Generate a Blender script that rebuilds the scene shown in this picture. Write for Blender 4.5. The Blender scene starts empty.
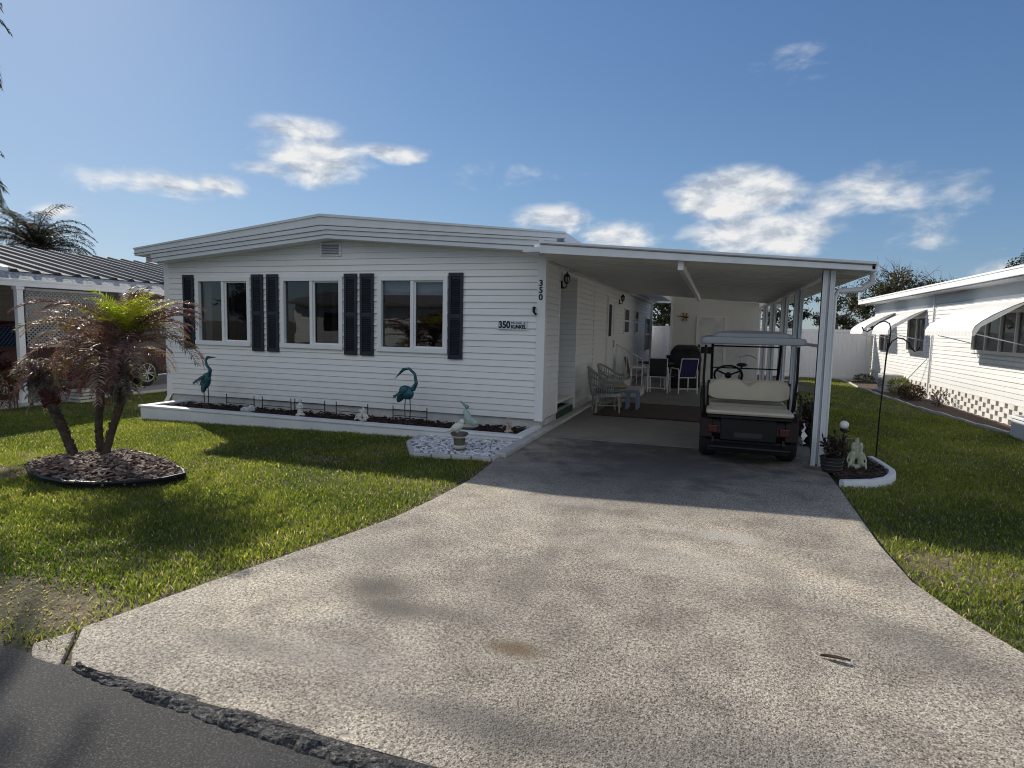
import bpy, math, random
import numpy as np
from mathutils import Vector, Matrix, noise as mnoise
R_ = math.radians
random.seed(7); rng = np.random.default_rng(7)
scene = bpy.context.scene
C = scene.collection

# ------------------------------------------------------------------ helpers
def ground_z(x, y):
    if x < 0: b = max(-.3, .02 * x)
    elif x > 3.8: b = max(-.1, -.022 * (x - 3.8))
    else: b = 0.
    s = min(1., max(0., (y + 7.) / 2.5)); s = s * s * (3 - 2 * s)
    return b * s

class MB:
    def __init__(self): self.v = []; self.f = []; self.m = []; self.c = []
    def add(self, vs, fs, m=0, col=None):
        o = len(self.v); self.v += [tuple(p) for p in vs]
        for f in fs: self.f.append(tuple(i + o for i in f)); self.m.append(m); self.c.append(col)
        return self
    def box(self, x0, x1, y0, y1, z0, z1, m=0):
        vs = [(x, y, z) for x in (x0, x1) for y in (y0, y1) for z in (z0, z1)]
        return self.add(vs, [(0,1,3,2),(4,6,7,5),(0,4,5,1),(2,3,7,6),(0,2,6,4),(1,5,7,3)], m)
    def obb(self, c, s, rot, m=0):
        c = Vector(c); vs = [c + rot @ Vector((a*s[0]/2, b*s[1]/2, d*s[2]/2)) for a in (-1,1) for b in (-1,1) for d in (-1,1)]
        return self.add(vs, [(0,1,3,2),(4,6,7,5),(0,4,5,1),(2,3,7,6),(0,2,6,4),(1,5,7,3)], m)
    def bar(self, a, b, w, h=None, m=0):
        a, b = Vector(a), Vector(b); d = b - a
        q = d.to_track_quat('Y', 'Z').to_matrix()
        return self.obb((a + b) / 2, (w, d.length, h or w), q, m)
    def tube(self, pts, r, n=8, m=0, closed=False, col=None):
        P = [Vector(p) for p in pts]; k = len(P); vs = []; fs = []
        rs = r if isinstance(r, (list, tuple)) else [r] * k
        up = None
        for i in range(k):
            if closed: t = P[(i+1) % k] - P[i-1]
            else: t = P[min(i+1, k-1)] - P[max(i-1, 0)]
            t.normalize()
            if up is None:
                up = t.orthogonal().normalized()
            up = (up - t * up.dot(t)); 
            if up.length < 1e-6: up = t.orthogonal()
            up.normalize(); w = t.cross(up)
            for j in range(n):
                a = 2 * math.pi * j / n
                vs.append(P[i] + (up * math.cos(a) + w * math.sin(a)) * rs[i])
        for i in range(k if closed else k - 1):
            for j in range(n):
                a, b = i * n + j, i * n + (j+1) % n; i2 = (i+1) % k
                fs.append((a, b, i2*n + (j+1) % n, i2*n + j))
        if not closed: fs += [tuple(range(n-1, -1, -1)), tuple((k-1)*n + j for j in range(n))]
        return self.add(vs, fs, m, col)
    def lathe(self, prof, c, n=20, m=0):
        vs = []; fs = []; k = len(prof)
        for r, z in prof:
            for j in range(n):
                a = 2*math.pi*j/n; vs.append((c[0] + r*math.cos(a), c[1] + r*math.sin(a), c[2] + z))
        for i in range(k-1):
            for j in range(n): fs.append((i*n+j, i*n+(j+1)%n, (i+1)*n+(j+1)%n, (i+1)*n+j))
        fs += [tuple(range(n-1,-1,-1)), tuple((k-1)*n+j for j in range(n))]
        return self.add(vs, fs, m)
    def ell(self, c, r, n=14, k=9, m=0, rot=None):
        vs = []; fs = []; c = Vector(c)
        if not isinstance(r, (tuple, list)): r = (r, r, r)
        for i in range(k+1):
            t = math.pi * i / k
            for j in range(n):
                a = 2*math.pi*j/n
                p = Vector((r[0]*math.sin(t)*math.cos(a), r[1]*math.sin(t)*math.sin(a), r[2]*math.cos(t)))
                vs.append(c + (rot @ p if rot else p))
        for i in range(k):
            for j in range(n): fs.append((i*n+j, (i+1)*n+j, (i+1)*n+(j+1)%n, i*n+(j+1)%n))
        return self.add(vs, fs, m)
    def prism(self, poly, ax, a, b, m=0):
        k = len(poly)
        def P(p, t): return {'y': (p[0], t, p[1]), 'x': (t, p[0], p[1]), 'z': (p[0], p[1], t)}[ax]
        vs = [P(p, a) for p in poly] + [P(p, b) for p in poly]
        fs = [tuple(range(k)), tuple(range(2*k-1, k-1, -1))] + [(i, (i+1) % k, k + (i+1) % k, k + i) for i in range(k)]
        return self.add(vs, fs, m)
    def build(self, name, mat, parent=None, smooth=False, bevel=0, col=False, label=None):
        off = Vector((0,0,0)); p = parent
        while p is not None: off += p.location; p = p.parent
        me = bpy.data.meshes.new(name)
        me.from_pydata([Vector(v) - off for v in self.v], [], self.f)
        for mm in (mat if isinstance(mat, (list, tuple)) else [mat]): me.materials.append(mm)
        if isinstance(mat, (list, tuple)): me.polygons.foreach_set('material_index', self.m)
        if smooth: me.polygons.foreach_set('use_smooth', [True] * len(self.f))
        if col:
            at = me.color_attributes.new('Col', 'FLOAT_COLOR', 'CORNER'); dat = []
            for f, c in zip(self.f, self.c): dat += [c[0], c[1], c[2], 1.] * len(f)
            at.data.foreach_set('color', dat)
        me.update()
        if not col:
            import bmesh
            bm = bmesh.new(); bm.from_mesh(me); bmesh.ops.recalc_face_normals(bm, faces=bm.faces); bm.to_mesh(me); bm.free()
        if smooth:
            me.set_sharp_from_angle(angle=R_(40))
        o = bpy.data.objects.new(name, me); C.objects.link(o); o.parent = parent
        if bevel:
            md = o.modifiers.new('bevel', 'BEVEL'); md.width = bevel; md.segments = 2; md.limit_method = 'ANGLE'
        if label: o['label'] = label
        return o

def tag(o, label=None, cat=None, group=None, kind=None):
    for k, v in (('label', label), ('category', cat), ('group', group), ('kind', kind)):
        if v: o[k] = v
    return o
def thing(name, label, cat, loc=(0,0,0), group=None):
    o = bpy.data.objects.new(name, None); C.objects.link(o); o.location = loc; o.empty_display_size = .2
    return tag(o, label, cat, group)
def copy_tree(o, parent=None):
    c = o.copy(); C.objects.link(c); c.parent = parent
    for ch in list(o.children): copy_tree(ch, c)
    return c
def arc(cx, cz, r, a0, a1, n=10): return [(cx + r*math.cos(R_(a0+(a1-a0)*i/n)), cz + r*math.sin(R_(a0+(a1-a0)*i/n))) for i in range(n+1)]
def remeshed(mb, name, mat, parent=None, vox=.01):
    o = mb.build(name, mat, None)
    md = o.modifiers.new('r', 'REMESH'); md.mode = 'VOXEL'; md.voxel_size = vox
    m2 = o.modifiers.new('s', 'SMOOTH'); m2.iterations = 3
    dg = bpy.context.evaluated_depsgraph_get()
    me = bpy.data.meshes.new_from_object(o.evaluated_get(dg))
    o.modifiers.clear(); old = o.data; o.data = me; bpy.data.meshes.remove(old)
    me.polygons.foreach_set('use_smooth', [True]*len(me.polygons))
    if parent:
        off = Vector(); p = parent
        while p is not None: off += p.location; p = p.parent
        me.transform(Matrix.Translation(-off)); o.parent = parent
    return o
def text_mesh(txt, size, cx, z, y, name, mat, parent, rot=0, ext=.004, bold=0.0, width=None):
    cu = bpy.data.curves.new('t', 'FONT'); cu.body = txt; cu.size = size; cu.extrude = ext; cu.align_x = 'CENTER'; cu.align_y = 'CENTER'; cu.offset = bold
    o = bpy.data.objects.new('t', cu); C.objects.link(o)
    dg = bpy.context.evaluated_depsgraph_get()
    me = bpy.data.meshes.new_from_object(o.evaluated_get(dg))
    bpy.data.objects.remove(o)
    if width:
        xs = [v.co.x for v in me.vertices]; s = width / (max(xs) - min(xs)); me.transform(Matrix.Diagonal((s, 1, 1, 1)))
    me.transform(Matrix.Translation((cx, y, z)) @ Matrix.Rotation(R_(90), 4, 'X'))
    off = Vector(); p = parent
    while p is not None: off += p.location; p = p.parent
    me.transform(Matrix.Translation(-off)); me.materials.clear(); me.materials.append(mat); me.name = name
    q = bpy.data.objects.new(name, me); C.objects.link(q); q.parent = parent
    return q

# ------------------------------------------------------------------ materials
def nt(name):
    m = bpy.data.materials.new(name); m.use_nodes = True
    t = m.node_tree; b = t.nodes['Principled BSDF']
    return m, t, b
def N(t, typ, **kw):
    n = t.nodes.new(typ)
    for k, v in kw.items():
        if k.startswith('_'): setattr(n, k[1:], v)
        else:
            key = int(k[1:]) if k[0] == 'i' and k[1:].isdigit() else k
            n.inputs[key].default_value = v
    return n
def math_(t, op, a, b=None, c=None):
    n = t.nodes.new('ShaderNodeMath'); n.operation = op
    for i, x in enumerate((a, b, c)):
        if x is None: continue
        if isinstance(x, (int, float)): n.inputs[i].default_value = x
        else: t.links.new(x, n.inputs[i])
    return n.outputs[0]
def ramp(t, fac, stops):
    n = t.nodes.new('ShaderNodeValToRGB'); cr = n.color_ramp
    while len(cr.elements) > 1: cr.elements.remove(cr.elements[0])
    cr.elements[0].position = stops[0][0]; cr.elements[0].color = (*stops[0][1], 1)
    for p, c in stops[1:]:
        e = cr.elements.new(p); e.color = (*c, 1)
    t.links.new(fac, n.inputs[0]); return n.outputs[0]
def mixc(t, fac, a, b, mode='MIX'):
    n = t.nodes.new('ShaderNodeMix'); n.data_type = 'RGBA'; n.blend_type = mode
    for i, x in ((0, fac), (6, a), (7, b)):
        if isinstance(x, (int, float)): n.inputs[i].default_value = x
        elif isinstance(x, tuple): n.inputs[i].default_value = (*x, 1) if len(x) == 3 else x
        else: t.links.new(x, n.inputs[i])
    return n.outputs[2]
def noise(t, vec, scale, detail=5, rough=.55, dist=0):
    n = N(t, 'ShaderNodeTexNoise', Scale=scale, Detail=detail, Roughness=rough, Distortion=dist)
    t.links.new(vec, n.inputs['Vector']); return n.outputs[0]
def pos(t, s=(1,1,1)):
    g = t.nodes.new('ShaderNodeNewGeometry')
    if s == (1,1,1): return g.outputs['Position']
    mp = N(t, 'ShaderNodeMapping', Scale=s); t.links.new(g.outputs['Position'], mp.inputs[0]); return mp.outputs[0]
def bump(t, b, h, strength=.3, dist=.01):
    n = N(t, 'ShaderNodeBump', Strength=strength, Distance=dist); t.links.new(h, n.inputs['Height']); t.links.new(n.outputs[0], b.inputs['Normal'])
def mul(c, k): return tuple(min(1., x*k) for x in c)
def M(name, col, rough=.6, var=.12, scale=6, bmp=0, bscale=60, metal=0, spec=.5, stretch=(1,1,1), dirt=0, dcol=(.12,.1,.08)):
    m, t, b = nt(name)
    n1 = noise(t, pos(t, stretch), scale, 6)
    c = ramp(t, n1, [(.3, mul(col, 1-var)), (.7, mul(col, 1+var))])
    if dirt:
        n2 = noise(t, pos(t, (stretch[0], stretch[1], stretch[2]*.4)), scale*.37, 8, .7)
        d = ramp(t, n2, [(.5, (0,0,0)), (.78, (dirt,)*3)])
        c = mixc(t, d, c, dcol)
    t.links.new(c, b.inputs['Base Color'])
    b.inputs['Roughness'].default_value = rough; b.inputs['Metallic'].default_value = metal
    b.inputs['Specular IOR Level'].default_value = spec
    if bmp: bump(t, b, noise(t, pos(t), bscale, 4), bmp, .01)
    return m
def leafmat(name, trans=.35, rough=.55):
    m = bpy.data.materials.new(name); m.use_nodes = True; t = m.node_tree; t.nodes.clear()
    a = N(t, 'ShaderNodeVertexColor', _layer_name='Col')
    pr = N(t, 'ShaderNodeBsdfPrincipled', Roughness=rough); pr.inputs['Specular IOR Level'].default_value = .35
    tr = N(t, 'ShaderNodeBsdfTranslucent'); mx = N(t, 'ShaderNodeMixShader', Fac=trans); o = N(t, 'ShaderNodeOutputMaterial')
    br = t.nodes.new('ShaderNodeMix'); br.data_type = 'RGBA'; br.blend_type = 'MULTIPLY'; br.inputs[0].default_value = 1; br.inputs[7].default_value = (1.5, 1.55, .9, 1)
    t.links.new(a.outputs[0], pr.inputs['Base Color']); t.links.new(a.outputs[0], br.inputs[6]); t.links.new(br.outputs[2], tr.inputs[0])
    t.links.new(pr.outputs[0], mx.inputs[1]); t.links.new(tr.outputs[0], mx.inputs[2]); t.links.new(mx.outputs[0], o.inputs[0])
    return m

def sidingmat(name, col, base_z):
    m, t, b = nt(name); P = pos(t)
    board = noise(t, pos(t, (.35,.35,9.7)), 1.0, 2); grime = noise(t, pos(t, (3,3,.7)), .6, 8, .7); sp = t.nodes.new('ShaderNodeSeparateXYZ'); t.links.new(P, sp.inputs[0])
    c = ramp(t, board, [(.35, mul(col, .955)), (.65, col)])
    c = mixc(t, ramp(t, grime, [(.52, (0,0,0)), (.8, (.16,.16,.16))]), c, (.42,.40,.34))
    low = math_(t, 'MULTIPLY', math_(t, 'SUBTRACT', base_z + .55, sp.outputs[2]), 1.6); low = math_(t, 'MULTIPLY', math_(t, 'MAXIMUM', low, 0.), noise(t, P, 4.5, 6, .7))
    c = mixc(t, math_(t, 'MINIMUM', math_(t, 'MULTIPLY', low, .45), .4), c, (.36,.34,.28))
    t.links.new(c, b.inputs['Base Color']); b.inputs['Roughness'].default_value = .42; bump(t, b, noise(t, pos(t, (1,1,2)), 2.2, 3), .12, .02); return m
SIDING = sidingmat('white_siding', (.87,.865,.85), .17)
SIDE2 = sidingmat('neighbour_siding', (.80,.80,.79), .3)
TRIM = M('white_trim', (.85,.85,.845), .4, .03, 4)
FASCIA = M('fascia_metal', (.72,.74,.76), .38, .05, 2, dirt=.2, stretch=(2,2,1), dcol=(.4,.4,.4))
DARKLINE = M('shadow_gap_paint', (.16,.17,.19), .6, .1)
SKIRT = M('skirt_block', (.55,.55,.54), .8, .12, 5, .25, 40, dirt=.3)
PLANTW = M('painted_masonry', (.74,.75,.76), .65, .06, 3, .25, 50, dirt=.22, dcol=(.35,.34,.30))
SHUT = M('shutter_paint', (.018,.022,.034), .45, .15)
BLACK = M('black_metal', (.010,.010,.011), .45, .2, spec=.3)
RUBBER = M('rubber', (.010,.010,.010), .85, .2, 20)
CEIL = M('pan_ceiling', (.66,.66,.65), .35, .08, 1.2, stretch=(1,4,1))
ALU = M('aluminium', (.68,.70,.73), .35, .05, 3)
GREYSLAB = M('painted_slab', (.22,.205,.185), .7, .14, 2.2, .15, 60, dirt=.35)
TURFMAT = M('green_turf_mat', (.02,.06,.025), .95, .3, 90, .6, 300)
RUG = M('outdoor_rug', (.075,.048,.038), .95, .45, 5, .4, 200, stretch=(1,5,1))
VINYL = M('white_vinyl', (.80,.81,.83), .4, .02)
LINEN = M('curtain_cloth', (.32,.31,.30), .9, .1)
BLIND = M('roller_blind', (.55,.58,.62), .8, .05)
NUMBER = M('black_number', (.01,.01,.012), .4, .1)
CONC = M('cast_concrete', (.52,.51,.48), .8, .12, 6, .3, 60, dirt=.3)
BRASS = M('lamp_glass', (.42,.38,.28), .2, .1)
SHEDW = M('shed_panel', (.72,.71,.68), .5, .04, 2)
WHITEP = M('white_powdercoat', (.75,.74,.71), .4, .06)
def glassmat(name, tint, refl):
    m = bpy.data.materials.new(name); m.use_nodes = True; t = m.node_tree; t.nodes.clear()
    tr = N(t, 'ShaderNodeBsdfTransparent', Color=(*tint, 1)); gl = N(t, 'ShaderNodeBsdfGlossy', Roughness=.015, Color=(1,1,1,1))
    lw = N(t, 'ShaderNodeLayerWeight', Blend=.35); o = N(t, 'ShaderNodeOutputMaterial'); mx = N(t, 'ShaderNodeMixShader')
    f = math_(t, 'ADD', math_(t, 'MULTIPLY', lw.outputs['Facing'], refl*1.2), refl)
    bn = N(t, 'ShaderNodeBump', Strength=.06, Distance=.02); t.links.new(noise(t, pos(t), 1.7, 2), bn.inputs['Height']); t.links.new(bn.outputs[0], gl.inputs['Normal'])
    t.links.new(f, mx.inputs[0]); t.links.new(tr.outputs[0], mx.inputs[1]); t.links.new(gl.outputs[0], mx.inputs[2]); t.links.new(mx.outputs[0], o.inputs[0])
    return m
GLASS = glassmat('window_glass', (.5,.53,.55), .07)
SCREEN = glassmat('screened_glass', (.25,.26,.27), .035)
LEAF = leafmat('leaf')
GRASSM = leafmat('grass_blade', .55, .5)
FRONDM = leafmat('frond', .3, .5)

# ------------------------------------------------------------------ camera
Rw = ((0.9469135960, 0.0507306231, -0.3174603054), (0.3207658552, -0.0829297089, 0.9435210276), (0.0215385189, -0.9952633155, -0.0947999206))
cam = bpy.data.cameras.new('camera'); co = bpy.data.objects.new('camera', cam); C.objects.link(co)
cam.sensor_width = 36; cam.lens = 603. / 1024 * 36; cam.clip_end = 3000; cam.clip_start = .05
mw = Matrix.Identity(4)
for i in range(3):
    mw[i][0] = Rw[i][0]; mw[i][1] = -Rw[i][1]; mw[i][2] = -Rw[i][2]
mw.translation = Vector((2.5023, -8.8945, 1.6)); co.matrix_world = mw; scene.camera = co

# ------------------------------------------------------------------ light and sky
SUN = Vector((-1.45, .90, 1.0)).normalized()
elev = math.asin(SUN.z); azim = math.atan2(SUN.x, SUN.y)
sl = bpy.data.lights.new('sun', 'SUN'); sl.energy = 5.0; sl.angle = R_(.53); sl.color = (1, .93, .82)
so = bpy.data.objects.new('sun', sl); C.objects.link(so); so.rotation_euler = (-SUN).to_track_quat('-Z', 'Y').to_euler()
w = bpy.data.worlds.new('World'); scene.world = w; w.use_nodes = True; t = w.node_tree; t.nodes.clear()
sky = t.nodes.new('ShaderNodeTexSky'); sky.sky_type = 'NISHITA'; sky.sun_disc = False
sky.sun_elevation = elev; sky.sun_rotation = azim % (2*math.pi); sky.altitude = 5; sky.air_density = 1.0; sky.dust_density = .25; sky.ozone_density = 3.0
bg = N(t, 'ShaderNodeBackground', Strength=.115)
# soft shoulder on the brightest part of the sky near the sun, and a clear-day blue
def shoulder(col, k):
    sc = t.nodes.new('ShaderNodeSeparateColor'); t.links.new(col, sc.inputs[0]); cc = t.nodes.new('ShaderNodeCombineColor')
    for i, (g, kk) in enumerate(k):
        x = math_(t, 'MULTIPLY', sc.outputs[i], g); t.links.new(math_(t, 'DIVIDE', x, math_(t, 'ADD', 1., math_(t, 'MULTIPLY', x, kk))), cc.inputs[i])
    return cc.outputs[0]
t.links.new(shoulder(sky.outputs[0], ((.74,.095),(.93,.085),(1.27,.078))), bg.inputs[0])
tc = t.nodes.new('ShaderNodeTexCoord'); sp = t.nodes.new('ShaderNodeSeparateXYZ'); t.links.new(tc.outputs['Generated'], sp.inputs[0])
az = math_(t, 'MULTIPLY', math_(t, 'ARCTAN2', sp.outputs[0], sp.outputs[1]), 180/math.pi)
el = math_(t, 'MULTIPLY', math_(t, 'ARCSINE', sp.outputs[2]), 180/math.pi)
cv = t.nodes.new('ShaderNodeCombineXYZ'); t.links.new(math_(t, 'MULTIPLY', az, .5), cv.inputs[0]); t.links.new(el, cv.inputs[1])
nz = noise(t, cv.outputs[0], .46, 8, .58, .25)
cof = N(t, 'ShaderNodeVectorMath', _operation='ADD'); cof.inputs[1].default_value = (-.35, .75, 0); t.links.new(cv.outputs[0], cof.inputs[0])
nzo = noise(t, cof.outputs[0], .46, 6, .56, .25); nz2 = noise(t, cv.outputs[0], .16, 4, .5)
wz = math_(t, 'MULTIPLY', math_(t, 'SUBTRACT', nz2, .5), 5.); wy = math_(t, 'MULTIPLY', math_(t, 'SUBTRACT', nz, .5), 1.2)
azw = math_(t, 'ADD', az, wz); elw = math_(t, 'ADD', el, wy)
CL = [(-48.5,10.7,7.0,1.2,.75),(-44.6,11.0,3,1.1,.85),(-36.3,14.0,5.5,2.5,1),(-37.8,16.1,4.6,1.4,.9),(-30.6,15.0,4.4,.9,.85),(-40.7,12.7,3,.9,.7),
      (-15.4,9.9,4.2,1.7,1.),(-9.8,8.4,4.8,1.6,.9),(.9,11.6,6.2,2.8,1.5),(3.1,8.3,7.2,2.2,1.35),(11.1,11.4,4.8,1.9,.66),(17,10.6,2.4,1.5,.46),(14.4,7.7,3.3,1.6,.26),
      (5.4,21.7,2.8,1.2,.22),(-18.7,13.4,2.8,.9,.12),(20.1,4.7,3,1.1,.9),(-55.1,7.9,1.6,.7,.5),(7.6,10.5,3.4,1.8,.6),
      (60,16,14,4,.9),(112,20,34,12,2.2),(150,34,36,16,2.4),(-150,28,36,16,2.4),(-172,52,60,16,2.2),(-105,22,18,6,.8),(178,17,36,11,2.2)]  # big unseen clouds behind the camera, added to brighten the front wall
base = None
for a0, e0, ra, re, wt in CL:
    dx = math_(t, 'DIVIDE', math_(t, 'SUBTRACT', azw, a0), ra); dy = math_(t, 'DIVIDE', math_(t, 'SUBTRACT', elw, e0), re)
    d = math_(t, 'SQRT', math_(t, 'ADD', math_(t, 'MULTIPLY', dx, dx), math_(t, 'MULTIPLY', dy, dy)))
    b_ = math_(t, 'MULTIPLY', math_(t, 'SUBTRACT', 1.0, d), wt * 1.25)
    base = b_ if base is None else math_(t, 'SMOOTH_MAX', base, b_, .12)
dens = math_(t, 'ADD', base, math_(t, 'MULTIPLY', math_(t, 'SUBTRACT', nz, .5), 1.75))
mr = N(t, 'ShaderNodeMapRange', _interpolation_type='SMOOTHSTEP'); mr.inputs[1].default_value = -.06; mr.inputs[2].default_value = .92; mr.inputs[3].default_value = 0; mr.inputs[4].default_value = .93
t.links.new(dens, mr.inputs[0])
ccol = ramp(t, math_(t, 'ADD', .5, math_(t, 'MULTIPLY', math_(t, 'SUBTRACT', nz, nzo), 2.2)), [(.2, (.50,.55,.63)), (.5, (.78,.81,.85)), (.72, (.98,.97,.95))])
cb = N(t, 'ShaderNodeBackground', Strength=.92); t.links.new(ccol, cb.inputs[0])
mx = t.nodes.new('ShaderNodeMixShader'); t.links.new(mr.outputs[0], mx.inputs[0]); t.links.new(bg.outputs[0], mx.inputs[1]); t.links.new(cb.outputs[0], mx.inputs[2])
wo = t.nodes.new('ShaderNodeOutputWorld'); t.links.new(mx.outputs[0], wo.inputs[0])
scene.cycles.pixel_filter_type = 'BLACKMAN_HARRIS'; scene.cycles.filter_width = 1.05
scene.view_settings.view_transform = 'Standard'; scene.view_settings.look = 'None'; scene.view_settings.exposure = 0; scene.view_settings.gamma = 1

# ------------------------------------------------------------------ ground, street, driveway
DRIVE_L = [(.06,9.6),(.06,-2.2),(.14,-3.2),(.10,-4.0),(.04,-4.56),(-.05,-4.94),(-.21,-5.5),(-.36,-6.06),(-.46,-6.46),(-.50,-6.64),(-.535,-6.76),(-.36,-6.94),(-.24,-7.03)]
DRIVE_R = [(5.35,-7.03),(4.75,-6.35),(4.3,-5.7),(4.06,-5.27),(3.91,-4.9),(3.79,-4.46),(3.76,-3.75),(3.79,-1.9),(3.82,9.6)]
def drive_x(y, side):
    P = DRIVE_L if side == 0 else DRIVE_R[::-1]
    for (x0, y0), (x1, y1) in zip(P, P[1:]):
        if y1 <= y <= y0: return x0 + (x1-x0) * (y0-y) / max(1e-6, y0-y1)
    return P[-1][0]
def axis(lo, hi, a, b, st):
    fine = list(np.arange(a, b + .01, st)); left = [lo, lo/3, lo/8]; right = [hi/8, hi/3, hi]
    return [x for x in left if x < a-3] + fine + [x for x in right if x > b+3]
xs = axis(-900, 900, -18, 16, .25); ys = axis(-900, 900, -12, 22, .25)
mb = MB(); nx = len(xs)
for y in ys:
    for x in xs: mb.v.append((x, y, ground_z(x, y) - .03 + .012 * mnoise.noise(Vector((x*1.3, y*1.3, 0)))))
mb.f = [(j*nx+i, j*nx+i+1, (j+1)*nx+i+1, (j+1)*nx+i) for j in range(len(ys)-1) for i in range(nx-1)]
m, t, b = nt('lawn_soil')
n1 = noise(t, pos(t), .9, 6, .65); n2 = noise(t, pos(t), 14, 6, .7)
cg = ramp(t, n2, [(.3, (.018,.022,.007)), (.55, (.055,.056,.02)), (.75, (.13,.11,.055))])
cs = ramp(t, n2, [(.3, (.13,.10,.07)), (.7, (.36,.29,.21))])
fac = ramp(t, n1, [(.50, (.15,.15,.15)), (.68, (.9,.9,.9))])
t.links.new(mixc(t, fac, cg, cs), b.inputs['Base Color']); b.inputs['Roughness'].default_value = .95
bump(t, b, noise(t, pos(t), 60, 5), .8, .02)
mb.m = [0]*len(mb.f); mb.c = [None]*len(mb.f)
tag(mb.build('ground', m), kind='structure')

# street
m, t, b = nt('asphalt'); A_ = t
v1 = N(t, 'ShaderNodeTexVoronoi', Scale=150); t.links.new(pos(t), v1.inputs['Vector'])
n1 = noise(t, pos(t), 1.6, 7, .65); n2 = noise(t, pos(t), 105, 4, .85)
c = ramp(t, n1, [(.3, (.018,.0175,.017)), (.7, (.050,.048,.046))])
c = mixc(t, ramp(t, n2, [(.51, (0,0,0)), (.66, (.9,.9,.9))]), c, (.22,.21,.195))
c = mixc(t, ramp(t, v1.outputs['Color'], [(.80, (0,0,0)), (.9, (.6,.6,.6))]), c, (.015,.015,.016))
wv = noise(t, pos(t, (.6,3,1)), .8, 4); c = mixc(t, ramp(t, wv, [(.5,(0,0,0)),(.62,(.35,.35,.35))]), c, (.04,.04,.042))
t.links.new(c, b.inputs['Base Color']); b.inputs['Roughness'].default_value = .85
bump(t, b, n2, .9, .006); ASPHALT = m
mb = MB(); pts = []
for i in range(181):
    x = -30 + i * .35; pts.append((x, -7.02 + .035 * mnoise.noise(Vector((x*2.1, 3, 0))) + .02 * mnoise.noise(Vector((x*7, 9, 0)))))
mb.add([(x, y, -.008) for x, y in pts] + [(x, -15.5, -.008) for x, y in pts], [(i, 181+i, 182+i, i+1) for i in range(180)])
tag(mb.build('street', ASPHALT), kind='structure')
# rough patched asphalt lip where street meets drive
mb = MB(); cols = 520; rows = 18
for i in range(cols+1):
    s = i / cols; x = -.22 + s * 5.8
    yb = -7.03 - .07 * math.sin(min(1, s*2) * 1.2) + .03 * mnoise.noise(Vector((x*3, 1, 5)))
    for j in range(rows+1):
        q = j / rows; wd = (.062 + .026 * mnoise.noise(Vector((x*2.3, 8, 1)))) * min(1, .3 + s*6)
        y = yb + (q - .5) * wd * 2 * (1 + .2*mnoise.noise(Vector((x*9, q*3, 0)))); 
        h = max(0, math.sin(math.pi * q ** .75)) ** .7 * (.036 + .012 * mnoise.noise(Vector((x*6, q*3, 2))) + .012 * mnoise.noise(Vector((x*22, q*9, 4))) + .007 * mnoise.noise(Vector((x*55, q*22, 4))))
        hh = max(-.01, h * (.55 + .9*abs(mnoise.noise(Vector((x*1.7, 2, 9)))) + .35*mnoise.noise(Vector((x*5, q*2, 9))))); mb.v.append((x + .012*mnoise.noise(Vector((x*30,q*10,1))), y + .014*mnoise.noise(Vector((x*26,q*8,6))), -.012 + hh))
mb.f = [(i*(rows+1)+j, (i+1)*(rows+1)+j, (i+1)*(rows+1)+j+1, i*(rows+1)+j+1) for i in range(cols) for j in range(rows)]
mb.m = [0]*len(mb.f); mb.c = [None]*len(mb.f)
m, t, b = nt('broken_asphalt')
n2 = noise(t, pos(t), 60, 6, .75); n1 = noise(t, pos(t), 5, 5, .6)
c = ramp(t, n2, [(.40, (.025,.024,.022)), (.54, (.13,.124,.115)), (.66, (.46,.44,.405))])
c = mixc(t, ramp(t, n1, [(.5,(0,0,0)), (.7,(.7,.7,.7))]), c, (.05,.048,.045)); t.links.new(c, b.inputs['Base Color']); b.inputs['Roughness'].default_value = .9
bump(t, b, n2, 1., .02)
tag(mb.build('street_edge', m, smooth=False), kind='structure')

# driveway slab: exposed aggregate
m, t, b = nt('exposed_aggregate')
P = pos(t)
v1 = N(t, 'ShaderNodeTexVoronoi', Scale=115); t.links.new(P, v1.inputs['Vector'])
v2 = N(t, 'ShaderNodeTexVoronoi', Scale=120); t.links.new(P, v2.inputs['Vector'])
big = noise(t, P, .55, 7, .6, .5); mid = noise(t, P, 2.6, 7, .65); fine = noise(t, P, 55, 6, .75)
c = ramp(t, fine, [(.36, (.125,.110,.090)), (.5, (.45,.402,.328)), (.64, (.86,.775,.645))])
sv = t.nodes.new('ShaderNodeSeparateColor'); t.links.new(v1.outputs['Color'], sv.inputs[0])
peb = math_(t, 'MULTIPLY', math_(t, 'GREATER_THAN', sv.outputs[0], .66), math_(t, 'LESS_THAN', v1.outputs['Distance'], .42))
c = mixc(t, math_(t, 'MULTIPLY', peb, .9), c, ramp(t, sv.outputs[1], [(0, (.62,.54,.44)), (1, (.97,.93,.85))]))
drk = math_(t, 'MULTIPLY', math_(t, 'GREATER_THAN', sv.outputs[2], .88), math_(t, 'LESS_THAN', v1.outputs['Distance'], .45))
c = mixc(t, math_(t, 'MULTIPLY', drk, .85), c, (.05,.045,.04))
c = mixc(t, 1., c, ramp(t, big, [(.3, (.52,.51,.50)), (.5, (.86,.855,.84)), (.66, (1.2,1.16,1.08))]), 'MULTIPLY')
c = mixc(t, 1., c, ramp(t, mid, [(.32, (.62,.605,.59)), (.58, (1.08,1.07,1.05))]), 'MULTIPLY')
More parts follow.
